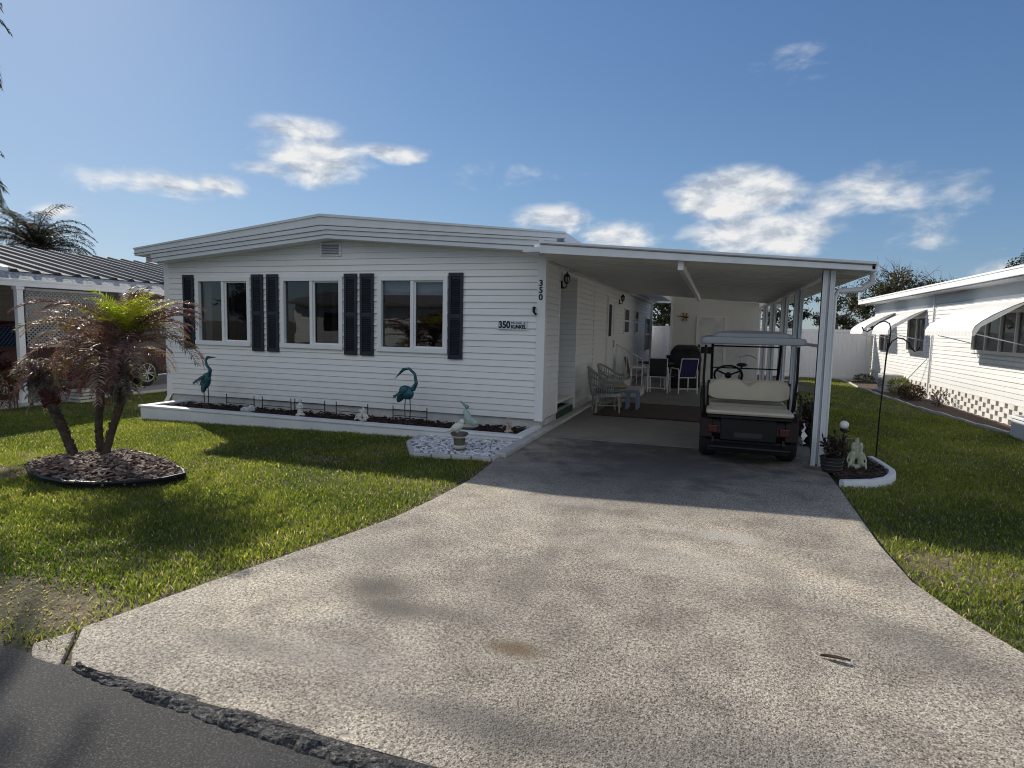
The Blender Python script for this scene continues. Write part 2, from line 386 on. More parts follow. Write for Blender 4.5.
def blob(cx, cy, rx, ry, k):
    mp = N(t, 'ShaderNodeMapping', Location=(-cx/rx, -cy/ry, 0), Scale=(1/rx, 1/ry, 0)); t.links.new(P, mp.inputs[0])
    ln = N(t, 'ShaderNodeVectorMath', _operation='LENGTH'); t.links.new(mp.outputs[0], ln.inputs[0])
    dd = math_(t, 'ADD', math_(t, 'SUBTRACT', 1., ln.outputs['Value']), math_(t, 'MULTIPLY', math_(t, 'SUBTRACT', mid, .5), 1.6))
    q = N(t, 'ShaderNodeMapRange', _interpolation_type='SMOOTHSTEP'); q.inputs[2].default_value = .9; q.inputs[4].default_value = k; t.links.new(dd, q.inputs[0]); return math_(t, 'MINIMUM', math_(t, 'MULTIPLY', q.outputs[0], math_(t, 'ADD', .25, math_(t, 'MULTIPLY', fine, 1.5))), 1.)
for (bx_, by_, rx, ry, k, cc) in [(2.0,.2,3.0,3.4,.95,(.058,.056,.054)),(1.9,-1.5,2.9,2.2,.8,(.058,.056,.055)),(1.45,-5.0,.16,1.6,.3,(.15,.135,.115)),(2.95,-5.2,.18,1.5,.3,(.15,.135,.115)),(.35,-5.3,.35,.3,.4,(.16,.15,.13)),(3.6,-5.4,.5,.4,.4,(.17,.16,.14)),(.3,-6.6,.6,.14,.5,(.2,.18,.15)),(1.1,-5.95,.5,.16,.55,(.11,.10,.085)),(.62,-5.80,.40,.30,.85,(.085,.075,.058)),(.85,-6.0,.30,.22,.7,(.10,.09,.07)),(1.62,-6.15,.24,.12,.85,(.15,.095,.045)),(3.2,-6.6,1.4,.35,.4,(.10,.095,.09)),(1.7,-6.75,.9,.18,.6,(.09,.085,.08)),  # wide dark blobs near the carport paint its shade into the concrete; others are stains
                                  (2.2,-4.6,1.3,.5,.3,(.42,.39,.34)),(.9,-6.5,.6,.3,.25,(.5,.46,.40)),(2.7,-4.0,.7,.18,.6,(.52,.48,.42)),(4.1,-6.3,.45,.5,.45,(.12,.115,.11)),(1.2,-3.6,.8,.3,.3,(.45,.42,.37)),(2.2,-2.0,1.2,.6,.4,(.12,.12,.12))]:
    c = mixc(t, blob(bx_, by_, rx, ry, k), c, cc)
# one faint sawn joint wandering across the slab
sx = t.nodes.new('ShaderNodeSeparateXYZ'); t.links.new(P, sx.inputs[0])
jl = math_(t, 'ADD', math_(t, 'MULTIPLY', sx.outputs[0], -.16), math_(t, 'ADD', -4.62, math_(t, 'MULTIPLY', math_(t, 'SUBTRACT', mid, .5), .5)))
jd = math_(t, 'ABSOLUTE', math_(t, 'SUBTRACT', sx.outputs[1], jl))
c = mixc(t, math_(t, 'MULTIPLY', math_(t, 'LESS_THAN', jd, .010), .3), c, (.12,.11,.10))
t.links.new(c, b.inputs['Base Color']); b.inputs['Roughness'].default_value = .82
h = math_(t, 'ADD', math_(t, 'MULTIPLY', math_(t, 'SUBTRACT', 1., v1.outputs['Distance']), .7), fine); bump(t, b, h, .75, .006)
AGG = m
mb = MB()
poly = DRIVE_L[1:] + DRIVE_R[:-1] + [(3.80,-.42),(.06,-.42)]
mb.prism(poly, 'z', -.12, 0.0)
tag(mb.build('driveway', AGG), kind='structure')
mb = MB(); mb.prism([(-.55,-6.785),(-.375,-6.965),(-.29,-7.05),(-.5,-7.04),(-.62,-6.95)], 'z', -.1, -.006)
tag(mb.build('kerb_corner', AGG, bevel=.012), kind='structure')
mb = MB(); mb.prism([(.13,-.412),(3.80,-.412),(3.82,15.2),(.13,15.2)], 'z', -.12, .004)
tag(mb.build('carport_slab', GREYSLAB), kind='structure')
mb = MB(); mb.box(-.02,.125,-2.0,15.0,-.1,.05)
tag(mb.build('kerb_strip', CONC, bevel=.01), kind='structure')

# ------------------------------------------------------------------ siding builder
def siding(mb, P0, U, Nn, u0, u1, z0, z1, holes=(), lap=.1, d=.017):
    P0, U, Nn = Vector(P0), Vector(U), Vector(Nn)
    brk = sorted(set([h[2] for h in holes] + [h[3] for h in holes]))
    z = z0
    while z < z1 - 1e-4:
        zt = min(z + lap, z1); cuts = [z] + [q for q in brk if z + 1e-4 < q < zt - 1e-4] + [zt]
        for a, b in zip(cuts, cuts[1:]):
            mid_ = (a + b) / 2; iv = [(u0, u1)]
            for h in holes:
                if h[2] < mid_ < h[3]:
                    niv = []
                    for p, q in iv:
                        if h[0] > p: niv.append((p, min(q, h[0])))
                        if h[1] < q: niv.append((max(p, h[1]), q))
                    iv = [x for x in niv if x[1] - x[0] > 1e-4]
            jp = u0 + ((z*37.7) % 1.0) * 3.6 + .4; niv = []
            for p, q in iv:
                w_ = jp
                while w_ < q:
                    if w_ > p + .15 and w_ < q - .15: niv.append((p, w_)); p = w_
                    w_ += 3.66
                niv.append((p, q))
            iv = niv
            lip = .007 if a == z else 0.
            oa = d * (1 - (a - z) / lap); ob = d * (1 - (b - z) / lap); z_lo = a; a = a + lip if b - a > lip * 1.5 else a
            for p, q in iv:
                jt = .0014 * (1 if (int(z*10)*7 + int(p*3)) % 2 else -1); jz = .0022*math.sin(z*91+p)
                oa += jt; ob += jt
                A = [P0 + U*p + Nn*oa + Vector((0,0,a)), P0 + U*q + Nn*oa + Vector((0,0,a)), P0 + U*q + Nn*ob + Vector((0,0,b)), P0 + U*p + Nn*ob + Vector((0,0,b))]
                mb.add(A, [(0,1,2,3)])
                if a > z_lo:
                    B = [P0 + U*p - Nn*.004 + Vector((0,0,z_lo)), P0 + U*q - Nn*.004 + Vector((0,0,z_lo)), A[1], A[0]]; mb.add(B, [(0,1,2,3)])
        z = zt
    return mb

# ------------------------------------------------------------------ the home
home = thing('mobile_home', 'white lap-sided manufactured home with dark navy shutters and three front windows', 'house', (-3.75, 0, 0))
WIN = [(-6.74,-5.52),(-4.82,-3.58),(-2.86,-1.62)]; WZ = (1.17, 2.36)
mb = siding(MB(), (0,0,0), (1,0,0), (0,-1,0), -7.5, 0, .17, 2.67, [(a, b, *WZ) for a, b in WIN])
for k in range(4):
    z_ = 2.67 + .1*k; siding(mb, (0,0,0), (1,0,0), (0,-1,0), max(-7.5, -7.45+(z_-.10-2.64)*11.18), min(0, .3-(z_-.10-2.68)*13.2), z_, z_+.1)
mb.build('front_wall', SIDING, home)
SW = [(8.22,9.1),(10.6,11.3),(13.6,15.0)]
mb = siding(MB(), (0,0,0), (0,1,0), (1,0,0), 0.0, 15.6, .17, 2.85, [(.9, 2.18, 0, 2.5), (5.45, 6.38, .17, 2.34)])
mb.build('side_wall', SIDING, home)
mb = MB(); siding(mb, (-1.1,2.18,0), (1,0,0), (0,-1,0), 0, 1.1, .17, 2.55); mb.box(-1.14,-1.1,.9,2.18,.05,2.55); mb.box(-1.1,0,.86,.895,.05,2.55); mb.box(-1.1,-.005,.9,2.18,2.5,2.56)
mb.build('entry_alcove', SIDING, home)
MB().box(-1.1,.0,.9,2.16,-.1,.16).build('alcove_floor', TURFMAT, home)
mb = MB(); mb.box(-7.5,-7.46,.02,15.6,.17,2.75); mb.box(-7.5,0,15.56,15.6,.17,2.75); mb.box(-7.46,-.02,.02,15.55,.3,.34)
mb.build('rear_wall', SIDING, home)
mb = MB(); mb.box(-7.46,-.03,.03,.13,-.4,.165); mb.box(-.13,-.03,.131,15.5,-.2,.165); mb.box(-7.46,-7.36,.131,15.5,-.4,.165)
mb.build('skirt', SKIRT, home)
mb = MB()
for k in range(2):
    for i in range(2): mb.box(-.028+.0,.0, .02+.44*i+.2*k, .43+.44*i+.2*k if .43+.44*i+.2*k<.9 else .88, -.05+.105*k, .05+.105*k)
mb.build('skirt_block', SKIRT, home, bevel=.006)
mb = MB(); mb.prism([(-.115,-.024),(.022,-.024),(.022,.09),(0,.09),(0,0),(-.115,0)], 'z', .15, 2.72); mb.build('corner_trim', TRIM, home, bevel=.004)
MB().box(-7.52,-7.40,-.024,0,.15,2.75).build('corner_trim', TRIM, home, bevel=.004)
mb = MB(); mb.box(-.004,.02,.84,.905,.17,2.56); mb.box(-.004,.02,2.175,2.26,.1,2.56); mb.box(-.004,.02,.905,2.175,2.5,2.56); mb.build('alcove_trim', TRIM, home, bevel=.003)
MB().box(.0,.02,3.86,3.90,.17,2.6).build('seam_trim', TRIM, home)
# roof: thick over-roof band and stepped lower fascia
mb = MB(); mb.prism([(-7.85,2.90),(-3.75,3.37),(.38,2.96),(.38,2.83),(-3.65,3.12),(-7.85,2.76)], 'y', -.35, 15.9)
roof = mb.build('roof', FASCIA, home)
mb = MB()
for f0, f1, pr in ((.0,.16,.02),(.62,.70,.012)):
    def L(x, f):
        k = (x+7.85)/4.1 if x < -3.75 else (.38-x)/4.13
        top = (2.90+(3.37-2.90)*k) if x < -3.75 else (2.96+(3.37-2.96)*k); bot = (2.76+(3.12-2.76)*k) if x < -3.75 else (2.83+(3.12-2.83)*k)
        return top + (bot-top)*f
    mb.prism([(-7.86,L(-7.85,f0)+.003),(-3.75,L(-3.75,f0)+.003),(.39,L(.38,f0)+.003),(.39,L(.38,f1)),(-3.75,L(-3.75,f1)),(-7.86,L(-7.85,f1))], 'y', -.35-pr, -.345)
mb.build('drip_edge', FASCIA, roof)
mb = MB(); mb.prism([(-7.85,L(-7.85,.70)),(-3.75,L(-3.75,.70)),(.38,L(.38,.70)),(.38,L(.38,.74)),(-3.75,L(-3.75,.74)),(-7.85,L(-7.85,.74))], 'y', -.356, -.349)
mb.build('seam', DARKLINE, roof)
mb = MB(); mb.prism([(-7.49,2.785),(-3.65,3.115),(.30,2.835),(.30,2.68),(-3.65,2.98),(-7.45,2.64)], 'y', -.325, 15.7)
fs_ = mb.build('rake_fascia', FASCIA, home)
mb = MB(); mb.prism([(-7.48,2.715),(-3.65,3.048),(.29,2.755),(.29,2.743),(-3.65,3.036),(-7.48,2.703)], 'y', -.333, -.326)
mb.build('seam', DARKLINE, fs_)
mb = MB(); mb.box(.08,.12,-.30,15.6,2.60,2.69); mb.box(.02,.08,-.2,15.6,2.655,2.70)
mb.build('side_soffit', TRIM, home)
mb = MB(); mb.box(-4.0,-3.58,-.035,-.0,2.72,2.95)
vent = mb.build('gable_vent', TRIM, home, bevel=.005)
mb = MB()
for i in range(7): mb.obb((-3.79,-.04,2.755+.028*i), (.34,.03,.006), Matrix.Rotation(R_(40),3,'X'))
mb.box(-3.96,-3.62,-.037,-.0355,2.745,2.93,1)
mb.build('louvre', [ALU, DARKLINE], vent)
# windows with shutters
for wi, (a, b) in enumerate(WIN):
    mb = MB(); T = .055; y0, y1 = -.035, .05; z0, z1 = WZ
    mb.box(a-.02,b+.02,y0,y1,z1-.05,z1+.03); mb.box(a-.03,b+.03,y0-.02,y1,z0-.03,z0+.05); mb.box(a-.02,a+T,y0,y1,z0+.05,z1-.05); mb.box(b-T,b+.02,y0,y1,z0+.05,z1-.05)
    c_ = (a+b)/2; mb.box(c_-.03,c_+.03,y0+.012,y1,z0+.05,z1-.05)
    win = mb.build('window', TRIM, home, bevel=.005)
    mb = MB(); mb.box(c_+.03,b-T,.012,.03,z0+.05,z0+.075); mb.box(c_+.03,b-T,.012,.03,z1-.075,z1-.05); mb.box(b-T-.025,b-T,.012,.03,z0+.075,z1-.075); mb.box(c_+.03,c_+.055,.012,.03,z0+.075,z1-.075)
    mb.build('sash', TRIM, win)
    MB().add([(a+T,.03,z0+.05),(c_-.03,.03,z0+.05),(c_-.03,.03,z1-.05),(a+T,.03,z1-.05)], [(0,1,2,3)]).build('pane', GLASS, win)
    MB().add([(c_+.03,.042,z0+.05),(b-T,.042,z0+.05),(b-T,.042,z1-.05),(c_+.03,.042,z1-.05)], [(0,1,2,3)]).build('pane', SCREEN if wi < 2 else GLASS, win)
    if wi == 2:
        MB().box(a-.1,b+.1,.10,.104,2.08,2.42).build('blind', BLIND, win)
    else:
        rngs = [(a+.04,a+.22),(c_+.06,c_+.14)] if wi == 0 else [(c_+.05,c_+.13),(b-.3,b-.2)]
        for p, q in rngs:
            mb = MB(); k = 14; vs = []
            for i in range(k+1):
                x = p + (q-p)*i/k; vs += [(x,.14+.02*math.sin(i*2.1),z0-.1),(x,.14+.02*math.sin(i*2.1),z1+.1)]
            mb.add(vs, [(2*i,2*i+2,2*i+3,2*i+1) for i in range(k)]); mb.build('curtain', LINEN, win, smooth=True)
        if wi == 0: MB().box(c_-.02,b+.05,.11,.114,2.12,2.42).build('blind', LINEN, win)
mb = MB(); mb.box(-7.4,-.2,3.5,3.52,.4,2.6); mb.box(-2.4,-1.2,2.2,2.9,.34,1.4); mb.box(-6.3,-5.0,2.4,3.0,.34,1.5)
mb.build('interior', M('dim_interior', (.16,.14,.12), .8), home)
for a, b in ((-7.05,-6.80),(-5.46,-5.21),(-5.13,-4.88),(-3.52,-3.27),(-3.21,-2.95),(-1.58,-1.33)):
    mb = MB(); y1 = -.012; mb.box(a,a+.045,-.045,y1,1.06,2.43); mb.box(b-.045,b,-.045,y1,1.06,2.43)
    for z in (1.06,1.71,2.37): mb.box(a+.045,b-.045,-.045,y1,z,z+.06)
    mb.box(a+.045,b-.045,-.026,y1,1.12,2.37)
    for z0, z1 in ((1.13,1.70),(1.78,2.36)):
        k = int((z1-z0)/.035)
        for i in range(k): mb.obb(((a+b)/2,-.032,z0+.018+.035*i), (b-a-.092,.006,.034), Matrix.Rotation(R_(28),3,'X'))
    mb.build('shutter', SHUT, home, bevel=.003)
# house numbers and name plaque, hook
for i, ch in enumerate('350'): text_mesh(ch, .125, -.052, 2.26-.105*i, -.027, 'house_number', NUMBER, home, bold=.004)
pl = MB().box(-.73,-.26,-.034,-.018,1.555,1.69).build('name_plaque', M('plaque_white', (.72,.73,.76), .4), home, label='white plaque reading 350 with two small lines of black lettering')
text_mesh('350', .145, -.625, 1.622, -.035, 'plaque_number', NUMBER, pl, bold=.006, ext=.002, width=.19)
text_mesh('MICHAEL &', .055, -.40, 1.655, -.035, 'plaque_lettering', NUMBER, pl, ext=.002, width=.23)
text_mesh('KUNKEL', .07, -.395, 1.595, -.035, 'plaque_lettering', NUMBER, pl, bold=.004, ext=.002, width=.24)
mb = MB(); mb.box(-.175,-.14,-.04,-.014,1.82,1.91); mb.tube([(-.16,-.03,1.89),(-.15,-.09,1.88),(-.135,-.10,1.82),(-.115,-.07,1.80)], .012, 8); mb.tube([(-.17,-.03,1.87),(-.12,-.05,1.90)], .010, 6); mb.ell((-.118,-.06,1.80), .020)
mb.build('flag_bracket', BLACK, home, bevel=.004)
# wall lanterns
def lantern(y, z, k=.72):
    def S(p): return (.012 + (p[0]-.012)*k, y + (p[1]-y)*k, z + (p[2]-z)*k)
    mb = MB(); mb.box(0.012,.03,y-.05*k,y+.05*k,z-.16*k,z+.02*k); mb.tube([S(p) for p in ((.03,y,z-.10),(.09,y,z-.15),(.14,y,z-.10),(.14,y,z-.04))], .010, 8)
    c = S((.14,y,z)); mb.lathe([(.03*k,-.05*k),(.05*k,-.03*k),(.052*k,-.02*k),(.02*k,-.02*k)], c, 6)
    for q in range(6):
        a = R_(60*q); mb.bar((c[0]+.048*k*math.cos(a), y+.048*k*math.sin(a), z-.025*k), (c[0]+.075*k*math.cos(a), y+.075*k*math.sin(a), z+.11*k), .009)
    mb.lathe([(.08*k,.11*k),(.082*k,.12*k),(.05*k,.16*k),(.018*k,.19*k),(.012*k,.22*k),(.0,.235*k)], c, 12)
    o = mb.build('wall_lantern', BLACK, home)
    MB().lathe([(.04*k,-.02*k),(.066*k,.108*k)], c, 6).build('lamp_glass', BRASS, o)
lantern(.97, 2.36); lantern(7.25, 2.36)
# side door and windows
mb = MB(); mb.box(.0,.03,5.45,6.38,.17,2.34); mb.box(.03,.045,5.45,5.52,.17,2.34); mb.box(.03,.045,6.31,6.38,.17,2.34); mb.box(.03,.045,5.52,6.31,2.27,2.34)
door = mb.build('side_door', TRIM, home, bevel=.004)
MB().box(.03,.036,5.66,6.02,1.42,2.18).build('door_pane', GLASS, door)
MB().box(.03,.034,5.655,6.025,1.415,2.185).build('pane_backing', BLACK, door)
mb = MB(); mb.tube([(.045,6.25,1.3),(.075,6.25,1.3),(.075,6.25,1.15),(.045,6.25,1.15)], .012, 8); mb.build('handle', BLACK, door)
for a, b in SW:
    z0, z1 = (1.46,2.2) if a < 13 else (.8,2.05)
    mb = MB(); mb.box(.0,.04,a,b,z0,z1); o = mb.build('window', TRIM, home, bevel=.004)
    MB().box(.04,.044,a+.05,b-.05,z0+.05,(z0+z1)/2-.02).build('pane', BLACK, o); MB().box(.04,.044,a+.05,b-.05,(z0+z1)/2+.02,z1-.05).build('pane', GLASS, o)
    mb = MB(); mb.box(.0401,.0405,a+.05,b-.05,(z0+z1)/2+.02,z1-.05); mb.build('pane_backing', LINEN, o)
mb = MB(); mb.tube([(-7.86,.0,2.72),(-7.86,.3,2.70),(-7.7,.3,2.55),(-7.56,.2,2.47),(-7.56,.06,2.40),(-7.56,.05,.12),(-7.62,.02,.0)], .036, 8)
mb.build('downspout', TRIM, home, smooth=True)
mb = MB(); mb.box(-7.86,-7.79,-.1,15.8,2.68,2.77); mb.build('gutter', FASCIA, home)
# steps with rail at side door
st = thing('door_steps', 'grey steps with a pale metal handrail below the side door', 'steps', (.5, 5.95, 0))
mb = MB(); mb.box(.13,.85,5.4,6.45,.004,.18); mb.box(.13,.5,5.4,6.45,.18,.36); mb.build('step', CONC, st, bevel=.01)
mb = MB(); mb.tube([(.1,6.42,1.20),(.12,6.42,1.20),(.78,6.42,.86),(.78,6.42,.19)], .016, 8); mb.tube([(.12,6.42,1.2),(.12,6.42,.3)], .014, 8)
for k in range(1,5): x = .12+.132*k; mb.tube([(x,6.42,1.2-.515*(x-.12)),(x,6.42,.37 if x < .5 else .19)], .008, 6)
mb.build('handrail', ALU, st, smooth=True)

# ------------------------------------------------------------------ carport
cp = thing('carport', 'white flat-roofed aluminium carport on paired fluted posts beside the house', 'carport', (2.1, 3, 0))
def cz(x): return 2.615 - .072 * x
def ctop(x): return 2.745 - .082 * x
mb = MB(); prof = []
y = -1.0
while y < 7.4:
    prof += [(y, 0), (y+.24, 0), (y+.245, -.055), (y+.29, -.055), (y+.30, 0)]; y += .30
prof.append((y, 0))
for x0, x1 in ((.12,1.5),(1.5,2.9),(2.9,4.12)):
    k = len(prof); vs = [(x0, p[0], cz(x0)+.02+p[1]) for p in prof] + [(x1, p[0], cz(x1)+.02+p[1]) for p in prof]
    mb.add(vs, [(i, i+1, k+i+1, k+i) for i in range(k-1)])
mb.build('roof_deck', CEIL, cp)
mb = MB(); mb.prism([(.12,cz(.12)+.035),(4.12,cz(4.12)+.035),(4.12,ctop(4.12)-.02),(.12,ctop(.12)-.02)], 'y', -1.0, 7.4); mb.build('roof_top', FASCIA, cp)
mb = MB(); mb.prism([(.22,2.585),(.22,2.735),(4.16,2.41),(4.16,2.315)], 'y', -1.06, -1.0); mb.prism([(.22,2.71),(.22,2.74),(4.17,2.415),(4.17,2.385)], 'y', -1.085, -1.06); mb.prism([(.22,2.58),(.22,2.60),(4.16,2.328),(4.16,2.31)], 'y', -1.075, -1.06)
fa = mb.build('front_fascia', FASCIA, cp, bevel=.003)
mb = MB(); mb.prism([(.22,2.69),(.22,2.70),(4.16,2.38),(4.16,2.37)], 'y', -1.064, -1.059); mb.build('seam', DARKLINE, fa)
mb = MB(); mb.box(-.02,.24,-1.07,-.33,2.60,2.66); mb.box(.20,.24,-1.055,-.33,2.62,2.76); mb.box(-.05,.24,-.40,-.33,2.66,2.78); mb.build('flashing', FASCIA, cp)
mb = MB(); mb.box(.44,.53,-1.05,-1.0,2.725,2.76); mb.build('roof_bracket', DARKLINE, cp)
mb = MB(); mb.box(4.12,4.18,-1.06,14.6,2.30,2.40); mb.build('side_gutter', FASCIA, cp, bevel=.006)
mb = MB(); mb.box(3.68,3.77,-.84,14.4,2.275,cz(3.77)+.0); mb.build('side_beam', ALU, cp, bevel=.004)
mb = MB(); mb.bar((2.03,-.98,2.405),(2.03,7.38,2.405),.07,.11); mb.build('ceiling_beam', TRIM, cp, bevel=.004)
for y in (-.88,1.8,3.9,6.45,8.9,11.7,14.2):
    mb = MB(); pt_ = 2.34 if y < 0 else 2.275
    for dx in (-.04,.04):
        mb.box(3.72+dx-.026,3.72+dx+.026,y-.034,y+.034,0,pt_)
        for e in (-.020,.020): mb.box(3.72+dx+e-.006,3.72+dx+e+.006,y-.044,y+.044,.01,pt_)
    mb.box(3.70,3.74,y-.012,y+.012,.02,pt_)
    mb.build('post', ALU, cp)
mb = MB(); mb.tube([(4.18,-.85,2.3),(4.18,-.85,2.20),(4.08,-.83,2.12),(3.84,-.82,2.10),(3.80,-.82,2.02),(3.80,-.82,.12),(3.88,-.9,.06)], .034, 8); mb.build('downspout', FASCIA, cp, smooth=True)
mb = MB(); mb.box(3.70,3.74,-.8,14.2,1.42,1.46); mb.build('side_rail', ALU, cp)
# rear translucent panels
m, t, b = nt('translucent_panel'); b.inputs['Base Color'].default_value = (.75,.74,.70,1); b.inputs['Roughness'].default_value = .5
t.nodes.clear(); d1 = N(t,'ShaderNodeBsdfDiffuse',Color=(.7,.69,.66,1)); d2 = N(t,'ShaderNodeBsdfTranslucent',Color=(.6,.59,.55,1)); mm = N(t,'ShaderNodeMixShader',Fac=.22); oo = N(t,'ShaderNodeOutputMaterial')
t.links.new(d1.outputs[0],mm.inputs[1]); t.links.new(d2.outputs[0],mm.inputs[2]); t.links.new(mm.outputs[0],oo.inputs[0])
mb = MB(); vs = []
prof = []; y = 7.4
while y < 14.5: prof += [(y,0),(y+.13,0),(y+.15,.03),(y+.18,.03),(y+.2,0)]; y += .2
k = len(prof); vs = [(.1,p[0],2.70+p[1]) for p in prof] + [(4.15,p[0],2.44+p[1]) for p in prof]
mb.add(vs, [(i,i+1,k+i+1,k+i) for i in range(k-1)]); mb.build('rear_roof', m, cp)
mb = MB(); mb.box(.04,.13,14.9,15.0,0,2.62); mb.box(.04,1.25,14.9,15.0,2.62,2.74); mb.build('rear_frame', TRIM, cp)

# shed at the back of the carport
sh = thing('storage_shed', 'pale flat-fronted storage room closing the back of the carport', 'shed', (2.4, 11.5, 0))
mb = MB(); mb.prism([(1.2,.1),(1.2,2.62),(3.6,2.40),(3.6,.1)], 'y', 9.6, 14.6); mb.build('wall', SHEDW, sh)
MB().box(1.19,3.61,9.59,14.61,.0,.1).build('base', CONC, sh)
mb = MB(); mb.box(1.93,1.97,9.56,9.6,.1,2.02); mb.box(2.70,2.74,9.56,9.6,.1,2.02); mb.box(1.97,2.70,9.56,9.6,1.98,2.02); mb.box(1.18,1.25,9.58,9.6,.1,2.60); mb.build('door_frame', TRIM, sh)
dr = MB().box(1.97,2.70,9.575,9.6,.1,1.98).build('door', M('shed_door_paint', (.73,.72,.70), .45), sh, bevel=.004)
mb = MB(); mb.ell((2.03,9.54,1.05), .035); mb.box(2.01,2.05,9.545,9.575,1.1,1.2); mb.build('handle', BLACK, dr, smooth=True)
wd = thing('wall_ornament', 'bronze dragonfly-shaped ornament hung on the pale shed wall', 'ornament', (1.53, 9.57, 2.0))
mb = MB(); mb.tube([(1.36,9.575,2.02),(1.5,9.57,2.0),(1.58,9.57,1.99),(1.64,9.57,1.985)], [.008,.014,.025,.03], 8); mb.ell((1.66,9.565,1.985), .03)
mb.build('body', M('bronze', (.18,.11,.05), .4, metal=.6), wd, smooth=True)
mb = MB()
for s in (1,-1):
    mb.add([(1.57,9.57,1.99),(1.5,9.56,1.99+s*.1),(1.55,9.56,1.99+s*.13),(1.60,9.57,1.99)], [(0,1,2,3)]); mb.add([(1.61,9.57,1.99),(1.62,9.56,1.99+s*.12),(1.67,9.56,1.99+s*.11),(1.64,9.57,1.99)], [(0,1,2,3)])
mb.build('wing', M('wing_metal', (.3,.2,.1), .4), wd)

# back fence
fe = thing('vinyl_fence', 'tall white vinyl privacy fence across the back of the yard', 'fence', (4, 16, 0))
mb = MB(); x = -1.2
while x < 7.7: mb.box(x, x+.146, 15.985, 16.01, -.08, 1.64); x += .15
mb.build('board_panel', VINYL, fe, bevel=.004)
mb = MB(); mb.box(-1.2,7.75,15.96,16.03,1.64,1.75); mb.box(-1.2,7.75,15.96,16.03,-.05,.06); mb.build('rail', VINYL, fe, bevel=.006)
for x in (-1.2,.6,3.0,5.4,7.72):
    mb = MB(); mb.box(x-.06,x+.06,15.94,16.06,-.1,1.79); mb.add([(x-.075,15.925,1.79),(x+.075,15.925,1.79),(x+.075,16.075,1.79),(x-.075,16.075,1.79),(x,16,1.85)], [(0,1,4),(1,2,4),(2,3,4),(3,0,4),(0,3,2,1)]); mb.build('post', VINYL, fe)

# ------------------------------------------------------------------ neighbour on the right
nb = thing('neighbour_home', 'bright white sided mobile home on the right with perforated block skirting', 'house', (9.5, 8, -.1))
NW = [(4.35,7.15,1.28,2.1,4.5,7.2),(10.3,12.0,1.14,2.1,10.35,12.15),(13.75,15.2,1.02,2.0,13.45,15.4)]
siding(MB(), (7.9,0,0), (0,1,0), (-1,0,0), 0, 16.1, .34, 2.75, [(a,b,c,d) for a,b,c,d,_,_ in NW]).build('side_wall', SIDE2, nb)
mb = MB(); siding(mb, (7.9,0,0), (1,0,0), (0,-1,0), 0, 4.6, .27, 2.8); mb.box(7.9,12.5,16.06,16.1,.34,2.75); mb.box(12.46,12.5,.02,16.05,.34,2.75); mb.build('end_wall', SIDE2, nb)
mb = MB(); mb.prism([(7.42,2.69),(10.2,2.95),(13,2.69),(13,2.81),(10.2,3.08),(7.42,2.81)], 'y', -.4, 16.5); mb.build('roof', M('white_roof_coat', (.84,.84,.83), .5, .04, 2), nb)
mb = MB(); mb.box(7.40,7.46,-.42,16.52,2.68,2.83); mb.box(7.385,7.40,-.42,16.52,2.80,2.84); mb.build('eave_gutter', TRIM, nb, bevel=.005)
mb = MB(); mb.box(7.46,7.9,-.35,16.45,2.655,2.675); mb.box(7.86,7.905,0,16.1,2.42,2.655); mb.build('soffit', M('grey_soffit', (.36,.38,.41), .3, .15, 1.2, stretch=(1,.3,1)), nb)
mb = MB(); bw, bh = .2, .098; rows = 5
for r in range(rows):
    z0 = -.16 + r*bh; y = -.0 + (r % 2)*bw
    while y < 16.0:
        mb.box(7.87,7.97,y,min(y+bw*1.32,16.08),z0,z0+bh-.004); y += bw*2
mb.box(7.865,7.972,0,16.08,.328,.345); mb.box(7.865,7.972,0,16.08,-.2,-.165)
mb.build('skirting', M('white_block', (.72,.70,.66), .75, .1, 5, dirt=.2), nb)
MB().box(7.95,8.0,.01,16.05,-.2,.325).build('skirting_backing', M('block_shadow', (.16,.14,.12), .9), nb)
AWN = M('awning_white', (.80,.80,.78), .45, .04, 3)
